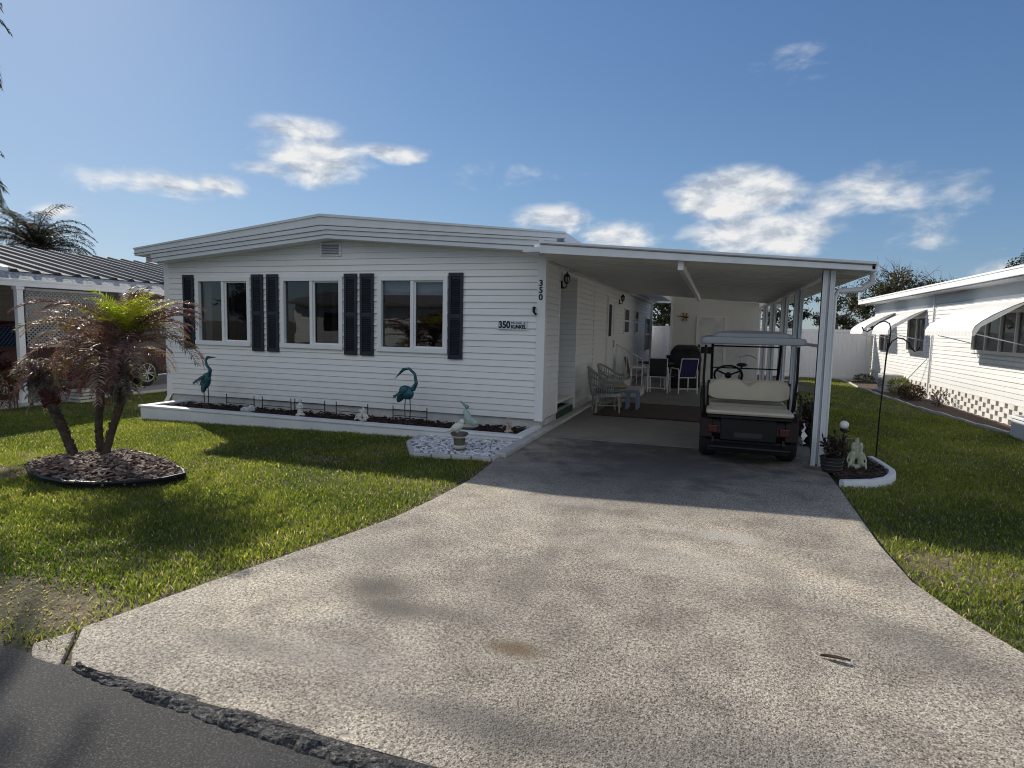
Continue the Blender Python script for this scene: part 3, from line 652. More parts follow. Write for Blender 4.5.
for a, b, c, d, p, q in NW:
    mb = MB(); mb.box(7.86,7.93,a,b,c-.04,c+.03); mb.box(7.86,7.93,a,b,d-.03,d+.04); mb.box(7.86,7.93,a,a+.06,c+.03,d-.03); mb.box(7.86,7.93,b-.06,b,c+.03,d-.03); mb.box(7.87,7.93,(a+b)/2-.03,(a+b)/2+.03,c+.03,d-.03)
    if b-a > 2: mb.box(7.87,7.93,a+.7,a+.75,c+.03,d-.03); mb.box(7.87,7.93,b-.75,b-.7,c+.03,d-.03)
    o = mb.build('window', TRIM, nb, bevel=.004)
    MB().add([(7.91,a+.06,c+.03),(7.91,b-.06,c+.03),(7.91,b-.06,d-.03),(7.91,a+.06,d-.03)], [(0,1,2,3)]).build('pane', GLASS, o)
    MB().box(8.05,8.06,a,a+(b-a)*.22,c-.1,d+.1).build('curtain', LINEN, o); MB().box(8.05,8.06,a+(b-a)*.6,b,c-.1,d+.1).build('curtain', LINEN, o)
    # awning with ribbed pans, rolled front lip and support arms
    mb = MB(); prof = [(7.89,2.30),(7.6,2.17),(7.3,2.00),(7.12,1.87),(7.03,1.78),(7.0,1.70),(7.0,1.60)]; n_ = int((q-p)/.06)
    vs = []
    for i in range(n_+1):
        y = p + (q-p)*i/n_; e = .012 if i % 3 == 0 else 0
        vs += [(x-e*.5, y, z+e) for x, z in prof]
    k = len(prof); mb.add(vs, [(i*k+j, i*k+j+1, (i+1)*k+j+1, (i+1)*k+j) for i in range(n_) for j in range(k-1)])
    for y in (p, q): mb.add([(x, y, z) for x, z in prof] + [(7.04,y,1.62),(7.12,y,1.78),(7.35,y,1.93),(7.89,y,2.2)], [(0,1,2,8,9),(2,3,4,7,8),(4,5,6,7)])
    aw = mb.build('awning', AWN, nb)
    for y in (p+.08, q-.08): MB().tube([(7.02,y,1.66),(7.88,y,1.45)], .011, 6).build('support_arm', ALU, aw)
mb = MB(); mb.tube([(7.3,15.9,2.84),(7.3,15.9,3.12)], .03, 8); mb.build('vent_pipe', TRIM, nb)
mb = MB(); mb.tube([(7.86,9.72,2.6),(7.86,9.72,.1)], .022, 6); mb.build('conduit', TRIM, nb)
lp = thing('leaning_pole', 'thin pale pole leaning against the neighbour wall beside the middle awning', 'pole', (7.4, 10.6, -.1))
MB().tube([(7.45,11.1,-.06),(7.86,9.95,.98)], .014, 8).build('rod', ALU, lp)
def ex(y):
    P = [(0,7.6),(3.6,7.47),(5.5,7.22),(7.2,7.04),(9.5,6.92),(12.5,6.86),(17,6.9)]
    for (a, xa_), (b, xb_) in zip(P, P[1:]):
        if a <= y <= b: return xa_ + (xb_-xa_)*(y-a)/(b-a) + .025*math.sin(y*2.3)
    return 6.9
bedr = MB(); 
for i in range(29):
    y = 1.5 + .5*i; bedr.v += [(ex(y)+.03, y, ground_z(7,y)-.015), (7.9, y, ground_z(7.9,y)+.02)]
bedr.f = [(2*i,2*i+2,2*i+3,2*i+1) for i in range(28)]; bedr.m = [0]*28; bedr.c = [None]*28
MULCHM = M('dark_mulch', (.055,.035,.025), .95, .5, 30, 1., 90)
tag(bedr.build('neighbour_mulch_bed', M('brown_mulch', (.10,.065,.05), .95, .4, 12, 1., 60)), kind='structure')
ed = thing('lawn_edging', 'pale concrete lawn edging along the neighbour mulch bed', 'edging', (7, 8, -.1))
mb = MB()
for i in range(48):
    y = 1.5+.3*i; x = ex(y); x2 = ex(y+.285); mb.bar((x,y,ground_z(7,y)-.012+.01*math.sin(i*2.1)),(x2,y+.285,ground_z(7,y)-.012+.01*math.sin(i*2.1+2)),.06,.08)
mb.build('edging_block', CONC, ed, bevel=.01)
ac = thing('air_conditioner', 'small grey box air conditioner standing in the neighbour mulch bed', 'air conditioner', (7.5, 11.9, -.08))
mb = MB(); mb.box(7.25,7.75,11.5,12.2,-.04,.42); mb.build('casing', M('ac_grey', (.45,.45,.44), .5), ac, bevel=.02)
mb = MB()
for i in range(9): mb.box(7.24,7.25,11.55,12.15,.02+.042*i,.04+.042*i)
mb.build('grille', DARKLINE, ac); MB().box(7.2,7.8,11.45,12.25,-.1,-.04).build('base', CONC, ac)
pb = thing('planter_box', 'white square planter box at the right edge beside the neighbour wall', 'planter', (7.45, 3.9, -.1))
mb = MB(); z0 = -.12
px0, px1, py0, py1 = 7.42, 7.86, 3.2, 3.72
mb.box(px0,px1,py0,py0+.05,z0,.22); mb.box(px0,px1,py1-.05,py1,z0,.22); mb.box(px0,px0+.05,py0+.05,py1-.05,z0,.22); mb.box(px1-.05,px1,py0+.05,py1-.05,z0,.22); mb.box(px0-.03,px1+.03,py0-.03,py0+.02,.22,.26); mb.box(px0-.03,px1+.03,py1-.02,py1+.03,.22,.26); mb.box(px0-.03,px0+.02,py0+.02,py1-.02,.22,.26); mb.box(px1-.02,px1+.03,py0+.02,py1-.02,.22,.26)
mb.build('box_wall', PLANTW, pb, bevel=.006); MB().box(px0+.05,px1-.05,py0+.05,py1-.05,z0,.17).build('soil', MULCHM, pb)

# ------------------------------------------------------------------ foliage helpers
def leafquad(mb, c, d, n, L, W, col):
    d = d.normalized(); s = d.cross(n)
    if s.length < 1e-4: s = d.orthogonal()
    s.normalize()
    mb.add([c, c + d*L*.5 + s*W*.5, c + d*L, c + d*L*.5 - s*W*.5], [(0,1,2,3)], 0, col)
def rv(): 
    v = Vector((random.gauss(0,1), random.gauss(0,1), random.gauss(0,1))); return v.normalized()
def vary(c, k=.3):
    f = 1 + random.uniform(-k, k); return (c[0]*f*random.uniform(.9,1.1), c[1]*f, c[2]*f*random.uniform(.9,1.1))
BARK = M('bark', (.12,.09,.07), .95, .35, 8, .8, 40, stretch=(4,4,1))
def tree(name, label, base, trunk_h, blobs, nleaf, lsize, cols, group=None, bare=0, leafw=.5):
    T = thing(name, label, 'tree', base, group)
    B = Vector(base); mb = MB(); lm = MB()
    top = B + Vector((random.uniform(-.2,.2), random.uniform(-.2,.2), trunk_h))
    mb.tube([B - Vector((0,0,.2)), B.lerp(top,.5)+Vector((.08,0,0)), top], [.16,.12,.09], 8)
    for c, r in blobs:
        c = Vector(c); st_ = B.lerp(top, random.uniform(.55,1)); mid_ = st_.lerp(c,.5) + rv()*.2
        mb.tube([st_, mid_, c], [.07,.045,.02], 6)
        tips = []
        for k in range(7):
            e = c + Vector((rv().x*r[0], rv().y*r[1], abs(rv().z)*r[2])) * .85; tips.append(e); mb.tube([mid_.lerp(c, random.uniform(.4,1)), c.lerp(e,.5)+rv()*.1, e], [.025,.014,.006], 5)
        k = int(nleaf * r[0]*r[2] / sum(q[0]*q[2] for _, q in blobs))
        ncl = max(6, k // 45); cl = []
        for _ in range(ncl):
            v = rv() * random.uniform(.35,1)**.5; cl.append(c + Vector((v.x*r[0], v.y*r[1], v.z*r[2])))
        for i in range(k):
            q = random.choice(cl); p = q + Vector((random.gauss(0,1), random.gauss(0,1), random.gauss(0,.8))) * (.16 * (r[0]+r[2])/2)
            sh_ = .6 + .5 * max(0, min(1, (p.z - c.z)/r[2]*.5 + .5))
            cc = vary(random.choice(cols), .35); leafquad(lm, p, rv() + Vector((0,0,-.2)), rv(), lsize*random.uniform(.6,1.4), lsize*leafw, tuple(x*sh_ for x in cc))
        for k in range(bare):
            e = c + Vector((random.uniform(-1,1)*r[0], random.uniform(-1,1)*r[1], r[2]*random.uniform(.7,1.5))); mb.tube([c, c.lerp(e,.6)+rv()*.12, e], [.02,.012,.004], 4)
            for _ in range(4): f = c.lerp(e, random.uniform(.4,.9)); mb.tube([f, f+ (rv()+Vector((0,0,.8)))*.35], [.008,.003], 3)
    mb.build('trunk', BARK, T, smooth=True); lm.build('crown', LEAF, T, col=True)
    return T
def frond(mb, p, azd, elv, L, droop, ll, nl, col, lw=.014, hang=.35, stem=.008, stemcol=None, twist=0, vshape=.5):
    a = R_(azd); e = R_(elv); k = 12; P = [Vector(p)]; ds = L / k; es = []
    for i in range(k):
        es.append(e); P.append(P[-1] + Vector((math.cos(e)*math.cos(a), math.cos(e)*math.sin(a), math.sin(e))) * ds); e -= R_(droop)/k * (.5 + 1.0*i/k)
        a += R_(twist)/k; e = max(e, R_(-88))
    mb.tube(P, [stem*(1-.8*i/k) for i in range(k+1)], 4, col=stemcol or col)
    for i in range(nl):
        s = .12 + .88 * (i + random.random()*.5) / nl; q = s * k; j = min(k-1, int(q)); pt = P[j].lerp(P[j+1], q-j); tg = (P[j+1]-P[j]).normalized()
        sd = tg.cross(Vector((0,0,1))); 
        if sd.length < .05: sd = Vector((-math.sin(a), math.cos(a), 0))
        sd.normalize(); upv = sd.cross(tg).normalized()
        l = ll * (math.sin(math.pi*(.15+.8*s))**.6) * random.uniform(.8,1.1)
        for sg in (1,-1):
            d = (sd*sg*(.9) + tg*(.45+.5*s) + upv*vshape*random.uniform(.2,1)).normalized(); cc = vary(col, .3)
            m1 = pt + d*l*.5; d2 = (d + Vector((0,0,-hang*random.uniform(.6,1.8)))).normalized(); e1 = m1 + d2*l*.5
            wv_ = (tg*.8 + rv()*.4).normalized()*lw*.5
            mb.add([pt - wv_*.5, pt + wv_*.5, m1 + wv_, m1 - wv_, e1], [(0,1,2,3),(3,2,4)], 0, cc)

# --- clustered pygmy date palm in the front bed
pp = thing('pygmy_palm', 'three-stemmed pygmy date palm with frost-browned fronds and one bright green heart', 'palm tree', (-4.4,-3.75,-.1))
PBARK = M('palm_bark', (.075,.055,.042), .95, .4, 14, 1., 35)
REDB = M('red_brown_fibre', (.10,.035,.025), .95, .4, 20, 1., 60)
def trunk(pts, rad, mat, nm='trunk'):
    mb = MB(); k = 26; P = [Vector(p) for p in pts]
    path = []; rs = []
    for i in range(k+1):
        s = i/k*(len(P)-1); j = min(len(P)-2, int(s)); path.append(P[j].lerp(P[j+1], s-j)); rs.append((rad[0]+(rad[1]-rad[0])*i/k) * (1.0 if i % 2 else 1.13))
    mb.tube(path, rs, 12)
    for i in range(260):
        s = random.random()*(len(path)-2); j = int(s); c = path[j].lerp(path[j+1], s-j); a = random.uniform(0, 6.28); o = Vector((math.cos(a), math.sin(a), 0)); r = rs[j]
        mb.bar(c + o*r*.85, c + o*(r*1.0+.007) + Vector((0,0,.035)), .02, .008)
    return mb.build(nm, mat, pp)
trunk([(-4.62,-3.88,-.13),(-4.80,-3.88,.25),(-5.02,-3.88,.60)], (.042,.052), PBARK)
trunk([(-4.46,-3.70,-.13),(-4.44,-3.72,.35),(-4.32,-3.75,.82),(-4.22,-3.78,1.16)], (.034,.042), PBARK)
trunk([(-4.30,-3.78,-.13),(-4.14,-3.8,.25),(-3.86,-3.85,.72),(-3.76,-3.88,1.26)], (.034,.042), PBARK)
trunk([(-4.98,-3.88,.56),(-5.12,-3.88,.80),(-5.18,-3.88,.95)], (.082,.05), REDB, 'dead_stem')
MAUVE = [(.19,.085,.085),(.26,.14,.135),(.14,.065,.065),(.36,.25,.225),(.15,.11,.05),(.22,.10,.10),(.24,.15,.12)]
mb = MB()
for cx_, cy_, cz_, n_ in ((-4.24,-3.78,1.20,28),(-3.76,-3.88,1.31,32)):
    for i in range(n_):
        col = random.choice(MAUVE); e = random.uniform(20,72) if i % 5 else random.uniform(0,25)
        frond(mb, (cx_,cy_,cz_+random.uniform(-.1,.08)), i*137.5+random.uniform(-15,15), e, random.uniform(.8,1.25), random.uniform(80,135), .20, 40, col, lw=.012, hang=.75, stem=.009, stemcol=(.16,.12,.09))
mb.build('crown', FRONDM, pp, col=True)
mb = MB()
for i in range(34):
    frond(mb, (-3.74+random.uniform(-.04,.04),-3.88,1.34), i*137.5, random.uniform(48,86), random.uniform(.45,.72), random.uniform(40,95), .17, 24, random.choice([(.40,.48,.03),(.28,.38,.03),(.56,.56,.06)]), lw=.012, hang=.25)
for i in range(7): frond(mb, (-4.2,-3.78,1.2), i*51+random.uniform(-20,20), random.uniform(-5,30), .7, 120, .18, 20, (.16,.17,.03), lw=.011, hang=.6)
mb.build('new_fronds', FRONDM, pp, col=True)
mb = MB()
for cx_, cy_, cz_, rr, nn in ((-4.28,-3.77,.96,.06,34),(-3.84,-3.86,.98,.06,34),(-5.10,-3.88,.82,.10,46)):
    for i in range(nn):
        a = random.uniform(0,360); z = cz_ + random.uniform(-.22,.16)
        frond(mb, (cx_+rr*.5*math.cos(R_(a)), cy_+rr*.5*math.sin(R_(a)), z), a, random.uniform(-30,60), random.uniform(.12,.30), random.uniform(80,170), .08, 7, random.choice([(.16,.14,.12),(.10,.085,.07),(.24,.22,.20),(.07,.04,.035)]), lw=.016, hang=.6, stem=.011, stemcol=(.2,.18,.16))
for i in range(26): frond(mb, (-5.18,-3.88,.93), i*137.5, random.uniform(10,80), random.uniform(.22,.4), random.uniform(120,200), .14, 12, random.choice([(.28,.26,.25),(.18,.13,.11),(.09,.04,.03)]), lw=.014, hang=.6, stem=.01)
for k in range(3): frond(mb, (-5.22,-3.88,.92), 176+8*k, 14, .85, 165, .24, 22, (.10,.045,.03), lw=.016, hang=1.1, stem=.008)
for i in range(9): frond(mb, (-4.24 if i % 2 else -3.82,-3.8,1.02), random.uniform(150,260), random.uniform(-35,0), random.uniform(.4,.6), 70, .14, 16, (.12,.035,.03), lw=.012, hang=.9)
mb.build('dead_leaves', FRONDM, pp, col=True)
# bed around it
BED = [(-4.31,-4.59),(-4.62,-4.42),(-4.75,-4.2),(-4.74,-3.85),(-4.55,-3.52),(-4.2,-3.45),(-3.8,-3.55),(-3.3,-3.78),(-2.85,-4.0),(-2.68,-4.14),(-2.72,-4.36),(-2.91,-4.57),(-3.2,-4.72),(-3.5,-4.78),(-3.9,-4.72)]
pe = thing('bed_edging', 'black plastic edging ring around the palm bed in the lawn', 'edging', (-3.7,-4.2,-.1))
MB().tube([(x,y,ground_z(x,y)+.045) for x, y in BED], .022, 8, closed=True).build('rim', BLACK, pe, smooth=True)
mb = MB(); k = len(BED); mb.add([(x,y,ground_z(x,y)-.05) for x, y in BED] + [(x,y,ground_z(x,y)+.045) for x, y in BED], [(i,(i+1)%k,k+(i+1)%k,k+i) for i in range(k)]); mb.build('side', BLACK, pe)
mb = MB(); ctr = (-3.75,-4.13)
vs = [(ctr[0],ctr[1],-.02)] + [(x,y,ground_z(x,y)+.03) for x, y in BED]; mb.add(vs, [(0,1+i,1+(i+1)%k) for i in range(k)])
tag(mb.build('bed_soil', MULCHM), kind='structure')
def inpoly(x, y, P):
    c = False; j = len(P)-1
    for i in range(len(P)):
        if (P[i][1] > y) != (P[j][1] > y) and x < (P[j][0]-P[i][0])*(y-P[i][1])/(P[j][1]-P[i][1])+P[i][0]: c = not c
        j = i
    return c
mb = MB()
for i in range(1500):
    x, y = random.uniform(-4.75,-2.68), random.uniform(-4.78,-3.45)
    if not inpoly(x, y, BED): continue
    q = Matrix.Rotation(random.uniform(0,6.28),3,'Z') @ Matrix.Rotation(random.uniform(-.5,.5),3,'X') @ Matrix.Rotation(random.uniform(-.4,.4),3,'Y')
    col = vary(random.choice([(.16,.10,.075),(.10,.06,.045),(.24,.17,.14),(.32,.26,.22)]), .25)
    cz_ = -.035 + .05*(1-min(1, math.hypot((x-ctr[0])/1.05,(y-ctr[1])/.65))) + random.uniform(0,.02)
    s = (random.uniform(.03,.10), random.uniform(.015,.035), random.uniform(.006,.014)); n0 = len(mb.f); mb.obb((x,y,cz_+.01), s, q)
    for j in range(n0, len(mb.f)): mb.c[j] = col
tag(mb.build('bark_chips', leafmat('bark_chip', .0, .9), col=True), 'brown bark chips covering the palm bed', 'mulch', kind='stuff')

# --- tall palms off to the left
def feather_palm(name, label, base, H, crown_r, n, cols, lean=(0,0), dead=8, leaf=.42, seedv=1, nleaf=46):
    T = thing(name, label, 'palm tree', base)
    B = Vector(base); top = B + Vector((lean[0], lean[1], H)); mb = MB()
    mb.tube([B-Vector((0,0,.3))] + [B.lerp(top, i/14)+Vector((0,0,0)) for i in range(1,15)], [.19]+[.15*(1.06 if i % 2 else 1.) for i in range(14)], 10); mb.build('trunk', BARK, T, smooth=True)
    mb = MB()
    for i in range(n):
        frond(mb, top + Vector((0,0,random.uniform(-.1,.2))), i*137.5+random.uniform(-12,12), 80 - 95*(i/n), crown_r*random.uniform(.85,1.1), random.uniform(95,150), leaf, nleaf, random.choice(cols), lw=.028, hang=.9, stem=.022, vshape=.3)
    mb.build('crown', FRONDM, T, col=True)
    mb = MB()
    for i in range(dead): frond(mb, top - Vector((0,0,.15)), random.uniform(0,360), random.uniform(-40,0), crown_r*.8, 80, leaf*.8, 34, (.13,.085,.055), lw=.03, hang=1., stem=.02)
    mb.build('dead_fronds', FRONDM, T, col=True)
    return T
feather_palm('queen_palm', 'tall palm with only drooping frond tips in view at the top left corner', (-10.18,-3.08,-.2), 6.35, 2.2, 84, [(.05,.065,.02),(.07,.075,.03),(.08,.06,.04)], dead=22, nleaf=64)
feather_palm('queen_palm', 'lower palm with frond tips hanging at the left edge beside the distant palm', (-10.7,-2.25,-.25), 4.0, 1.75, 36, [(.05,.065,.02),(.06,.07,.03),(.08,.06,.04)], dead=8)
feather_palm('date_palm', 'dark feathery palm crown rising behind the left neighbour roof', (-24.5,8.9,-.3), 4.55, 2.7, 70, [(.025,.035,.018),(.04,.04,.02),(.05,.03,.022)], dead=24, leaf=.5)

# --- trees behind the fence
OLIVE = [(.06,.062,.025),(.09,.078,.04),(.12,.095,.06),(.05,.052,.022)]
PINE = [(.025,.035,.015),(.035,.045,.018),(.05,.05,.025)]
tree('oak_tree', 'large olive brown tree with bare upper twigs behind the white fence', (10.6,24,-.1), 2.2, [((9.6,24,3.2),(1.3,1.2,1.0)),((11.0,24.2,3.5),(1.5,1.2,1.0)),((12.1,24,3.5),(1.1,1.,.8)),((10.4,24,4.0),(1.1,1,.7)),((9.2,24,2.4),(1.2,1,.8)),((11.8,24,2.6),(1.6,1.2,1.))], 9000, .13, OLIVE, bare=7)
tree('pine_tree', 'thin dark pine with sky gaps just right of the front carport post', (7.3,20,-.1), 2.4, [((7.0,20,2.9),(.7,.6,.4)),((7.6,20,2.35),(.8,.6,.35)),((7.2,20,3.35),(.55,.5,.3)),((8.1,20,2.9),(.5,.5,.4)),((6.7,20,2.2),(.5,.5,.3)),((8.0,20,1.9),(.7,.5,.4))], 2300, .12, PINE)
tree('pine_tree', 'dark pine seen between the rear carport posts above the fence', (5.4,21,-.1), 2.3, [((5.0,21,2.7),(.6,.5,.4)),((5.8,21,3.1),(.7,.5,.35)),((5.5,21,2.2),(.8,.5,.3)),((6.4,21,2.4),(.5,.5,.4)),((4.4,21,2.2),(.6,.5,.5))], 2400, .12, PINE)
tree('oak_tree', 'dense dark tree filling the gap between the house wall and the shed', (.3,21.5,-.1), 1.8, [((-.3,21.5,2.4),(1.1,.8,.8)),((.9,21.5,2.3),(1.1,.8,.8)),((.3,21.5,3.2),(1.2,.8,.7)),((1.6,21.5,3.0),(1.,.8,.8)),((.2,21.2,1.5),(1.3,.8,.7))], 6500, .14, PINE)
tree('cedar_tree', 'small dark conifer top peeking above the neighbour white roof', (16.4,26,-.1), 3.2, [((16.2,26,5.0),(.9,.8,.6)),((16.6,26,5.55),(.5,.5,.45)),((15.6,26,4.2),(.8,.7,.4)),((16.8,26,3.8),(1.1,.9,.7))], 3200, .13, PINE)
tree('shade_tree', 'low dark treetop just visible over the left neighbour roof ridge', (-21,14.5,-.3), 2.6, [((-21,14.5,3.7),(1.2,1,.5)),((-19.4,14.5,3.5),(1.3,1,.5)),((-22.6,14.4,3.6),(1.2,1,.5))], 2600, .16, PINE)
# shrubs beside the neighbour
def shrub(name, label, base, r, n, cols, ls=.06, stems=8):
    T = thing(name, label, 'shrub', base); B = Vector(base); mb = MB(); lm = MB()
    for i in range(stems):
        e = B + Vector((random.uniform(-.7,.7)*r[0], random.uniform(-.7,.7)*r[1], random.uniform(.6,1)*r[2]*1.6)); mb.tube([B, B.lerp(e,.5)+rv()*.04, e], [.012,.008,.004], 4)
    for i in range(n):
        v = rv()*random.uniform(.3,1)**.5; p = B + Vector((v.x*r[0], v.y*r[1], r[2]*.9+v.z*r[2]*(1+.3*mnoise.noise(Vector((v.x*3,v.y*3,base[1]))))))
        leafquad(lm, p, v+rv()*.6+Vector((0,0,.4)), rv(), ls*random.uniform(.6,1.4), ls*.45, vary(random.choice(cols),.3))
    mb.build('stem', BARK, T); lm.build('foliage', LEAF, T, col=True); return T
shrub('green_shrub', 'yellow-green shrub beside the air conditioner along the neighbour wall', (7.45,10.6,-.08), (.28,.55,.26), 900, [(.09,.12,.025),(.14,.15,.04)])
shrub('dark_shrub', 'dark red-brown low shrub in front of the neighbour block skirting', (7.4,9.3,-.08), (.28,.5,.2), 900, [(.05,.025,.02),(.07,.04,.025)])
shrub('green_shrub', 'small green clump at the far corner of the neighbour home', (7.5,15.2,-.08), (.3,.5,.14), 500, [(.06,.08,.025),(.1,.1,.04)])
shrub('dry_shrub', 'dry straggly plant against the neighbour skirting right of the dark shrub', (7.6,7.9,-.08), (.14,.3,.2), 160, [(.12,.08,.05),(.06,.05,.03)])

# ------------------------------------------------------------------ left neighbour
ln = thing('left_neighbour_home', 'left neighbour home with ribbed metal carport roof and white lattice screen', 'house', (-13, 4, -.2))
mb = MB(); 
y = -.35; prof = []
while y < 15: prof += [(y,0),(y+.05,.05),(y+.13,.05),(y+.18,0),(y+.44,0)]; y += .44
k = len(prof); e0 = (-11.28, 2.52); e1 = (-15.4, 3.42)
mb.add([(e0[0],p[0],e0[1]+p[1]) for p in prof] + [(e1[0],p[0],e1[1]+p[1]) for p in prof], [(i,i+1,k+i+1,k+i) for i in range(k-1)])
mb.build('pan_roof', M('weathered_metal', (.17,.17,.172), .8, .3, 3, dirt=.5, stretch=(.4,3,1), dcol=(.05,.048,.045), spec=.12), ln)
mb = MB(); mb.add([(-11.28,p[0],2.50) for p in prof] + [(-11.28,p[0],2.52+p[1]) for p in prof], [(i,i+1,k+i+1,k+i) for i in range(k-1) if prof[i][1]+prof[i+1][1] > .01]); mb.build('pan_ends', BLACK, ln)
mb = MB(); mb.add([(-11.3,-2.5,2.505),(-11.3,15,2.505),(-10.95,15,2.33),(-10.95,-2.5,2.33)], [(0,1,2,3)]); mb.build('shingle_strip', M('speckled_shingle', (.58,.54,.49), .9, .5, 16, .6, 40), ln)
mb = MB(); mb.prism([(-11.3,2.51),(-15.4,3.40),(-15.4,3.5),(-11.3,2.6)], 'y', -2.5, -.36); mb.build('front_roof', FASCIA, ln)
mb = MB(); mb.box(-10.97,-10.90,-2.6,15,2.20,2.33); mb.box(-10.90,-10.88,-2.6,15,2.29,2.34); mb.build('fascia', TRIM, ln, bevel=.005)
for y in (-.42,1.9,6.6,9.6):
    mb = MB(); mb.box(-11.0,-10.90,y-.06,y+.06,-.3,2.2); mb.box(-11.02,-10.88,y-.08,y+.08,-.25,-.12); mb.box(-11.02,-10.88,y-.08,y+.08,2.13,2.195); mb.build('post', TRIM, ln, bevel=.006)
mb = MB(); x = -10.94; y0, y1, z0, z1 = -.30, 1.3, 1.0, 2.12
mb.box(x-.03,x+.03,y0,y1,z0-.05,z0); mb.box(x-.03,x+.03,y0,y1,z1,z1+.05); mb.box(x-.03,x+.03,y1,y1+.05,z0-.05,z1+.05)
W_, H_ = y1-y0, z1-z0; s = -H_
while s < W_:
    a, b = max(0, s), min(W_, s+H_)
    if b - a > .02:
        mb.bar((x-.006,y0+a,z0+a-s),(x-.006,y0+b,z0+b-s),.008,.028); mb.bar((x+.006,y0+W_-a,z0+a-s),(x+.006,y0+W_-b,z0+b-s),.008,.024)
    s += .085
mb.build('lattice', M('weathered_lattice', (.34,.32,.30), .8, .2, 10), ln)
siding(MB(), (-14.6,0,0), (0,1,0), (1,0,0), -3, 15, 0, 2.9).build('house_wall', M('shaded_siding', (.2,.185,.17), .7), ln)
for y in (-1.5,2.0,6.0):
    mb = MB(); mb.box(-14.58,-14.54,y,y+1.1,1.05,2.1); o = mb.build('window', TRIM, ln); MB().box(-14.54,-14.535,y+.06,y+1.04,1.11,2.04).build('pane', GLASS, o); MB().box(-14.539,-14.537,y+.05,y+1.05,1.1,2.05).build('pane_backing', BLACK, o)
mb = MB(); mb.prism([(-14.6,-3),(-10.75,-3),(-10.75,15),(-14.6,15)], 'z', -.35, -.17); tag(mb.build('neighbour_slab', CONC), kind='structure')
def redplant(label, x, y, h):
    T = thing('cordyline_plant', label, 'plant', (x,y,-.2), 'dark red leafy plants before the left carport'); mb = MB(); sm = MB()
    for q in range(4):
        bx2, by2, hh = x+random.uniform(-.22,.22), y+random.uniform(-.3,.3), h*random.uniform(.6,1); sm = MB(); sm.tube([(bx2,by2,-.3),(bx2,by2,-.2+hh*.7)], .014, 5); sm.build('stem', BARK, T)
        for i in range(26): frond(mb, (bx2,by2,-.2+hh*random.uniform(.45,.75)), i*137.5, random.uniform(15,80), random.uniform(.3,.5)*h, random.uniform(60,120), .05, 7, random.choice([(.055,.007,.012),(.09,.01,.018),(.035,.008,.01),(.12,.03,.035)]), lw=.05, hang=.3, stem=.012)
    mb.build('leaves', FRONDM, T, col=True)
redplant('dark red leafy plant at the left edge beside the white carport post', -10.4, -.85, 1.25)
redplant('dark red leafy plant under the middle of the lattice screen', -10.5, .65, 1.05)
redplant('dark red leafy plant under the right end of the lattice screen', -10.5, 1.6, .75)
# stacked stepping stones
ss = thing('paver_stack', 'stack of pale stepping stones on the grass beside the left lattice post', 'pavers', (-10.45,.35,-.22))
mb = MB()
for i in range(4): mb.box(-10.6+.05*i,-10.2+.04*i,.2-.05*(i%2),.55-.04*(i%2),-.21+.075*i,-.15+.075*i)
mb.build('stone', CONC, ss, bevel=.012)

# red car under the left carport
car = thing('parked_car', 'dark red sport utility car parked under the left neighbour carport', 'car', (-12.6, 1.2, -.17))
REDP = M('car_red', (.045,.004,.005), .4, .08, 4, spec=.25); CG = glassmat('car_glass', (.05,.055,.06), .12)
zb = -.17
side = [(-1.15,.28),(-1.15,.75),(-1.05,.98),(-.75,1.08),(-.45,1.58),(-.2,1.66),(1.9,1.64),(2.35,1.42),(2.75,1.08),(3.65,.98),(3.9,.8),(3.95,.3)]
mb = MB(); xa, xb = -13.35, -11.62
rings = []
for dx, ins, top in ((0,.05,.10),(.06,.0,.05),(.5,0,0)):
    pass
k = len(side)
def ringx(x, inset): return [(x, y*(1-0)+ (inset if y < 1 else -inset)*.4, zb+z-(inset if z > 1 else 0)*.5) for y, z in side]
secs = [(xa,.10),(xa+.06,.04),(xa+.2,0),(xb-.2,0),(xb-.06,.04),(xb,.10)]
def xin(x, z): 
    if z > 1.1: return x + (.16 if x < -12.4 else -.16) * (z-1.1)/.5
    return x
vs = []
for x, ins in secs: vs += [(xin(p[0], p[2]-zb), p[1], p[2]) for p in ringx(x, ins)]
fs2 = [(i*k+j, i*k+(j+1)%k, (i+1)*k+(j+1)%k, (i+1)*k+j) for i in range(5) for j in range(k)] + [tuple(range(k)), tuple(range(6*k-1,5*k-1,-1))]
mb.add(vs, fs2); mb.build('body', REDP, car, smooth=True)
mb = MB()
for X, s in ((xb,1),(xa,-1)):
    for poly in ([(-.62,1.12),(-.36,1.53),(.45,1.56),(.45,1.12)],[(.52,1.12),(.52,1.56),(1.35,1.56),(1.5,1.12)],[(1.58,1.12),(1.43,1.56),(1.85,1.55),(2.4,1.14)]):
        n0 = len(poly); pts = [(X + s*(.014 - .16*(z-1.1)/.5), y, zb+z) for y, z in poly]; MB().add(pts, [tuple(range(n0))]).build('side_window', CG, car)
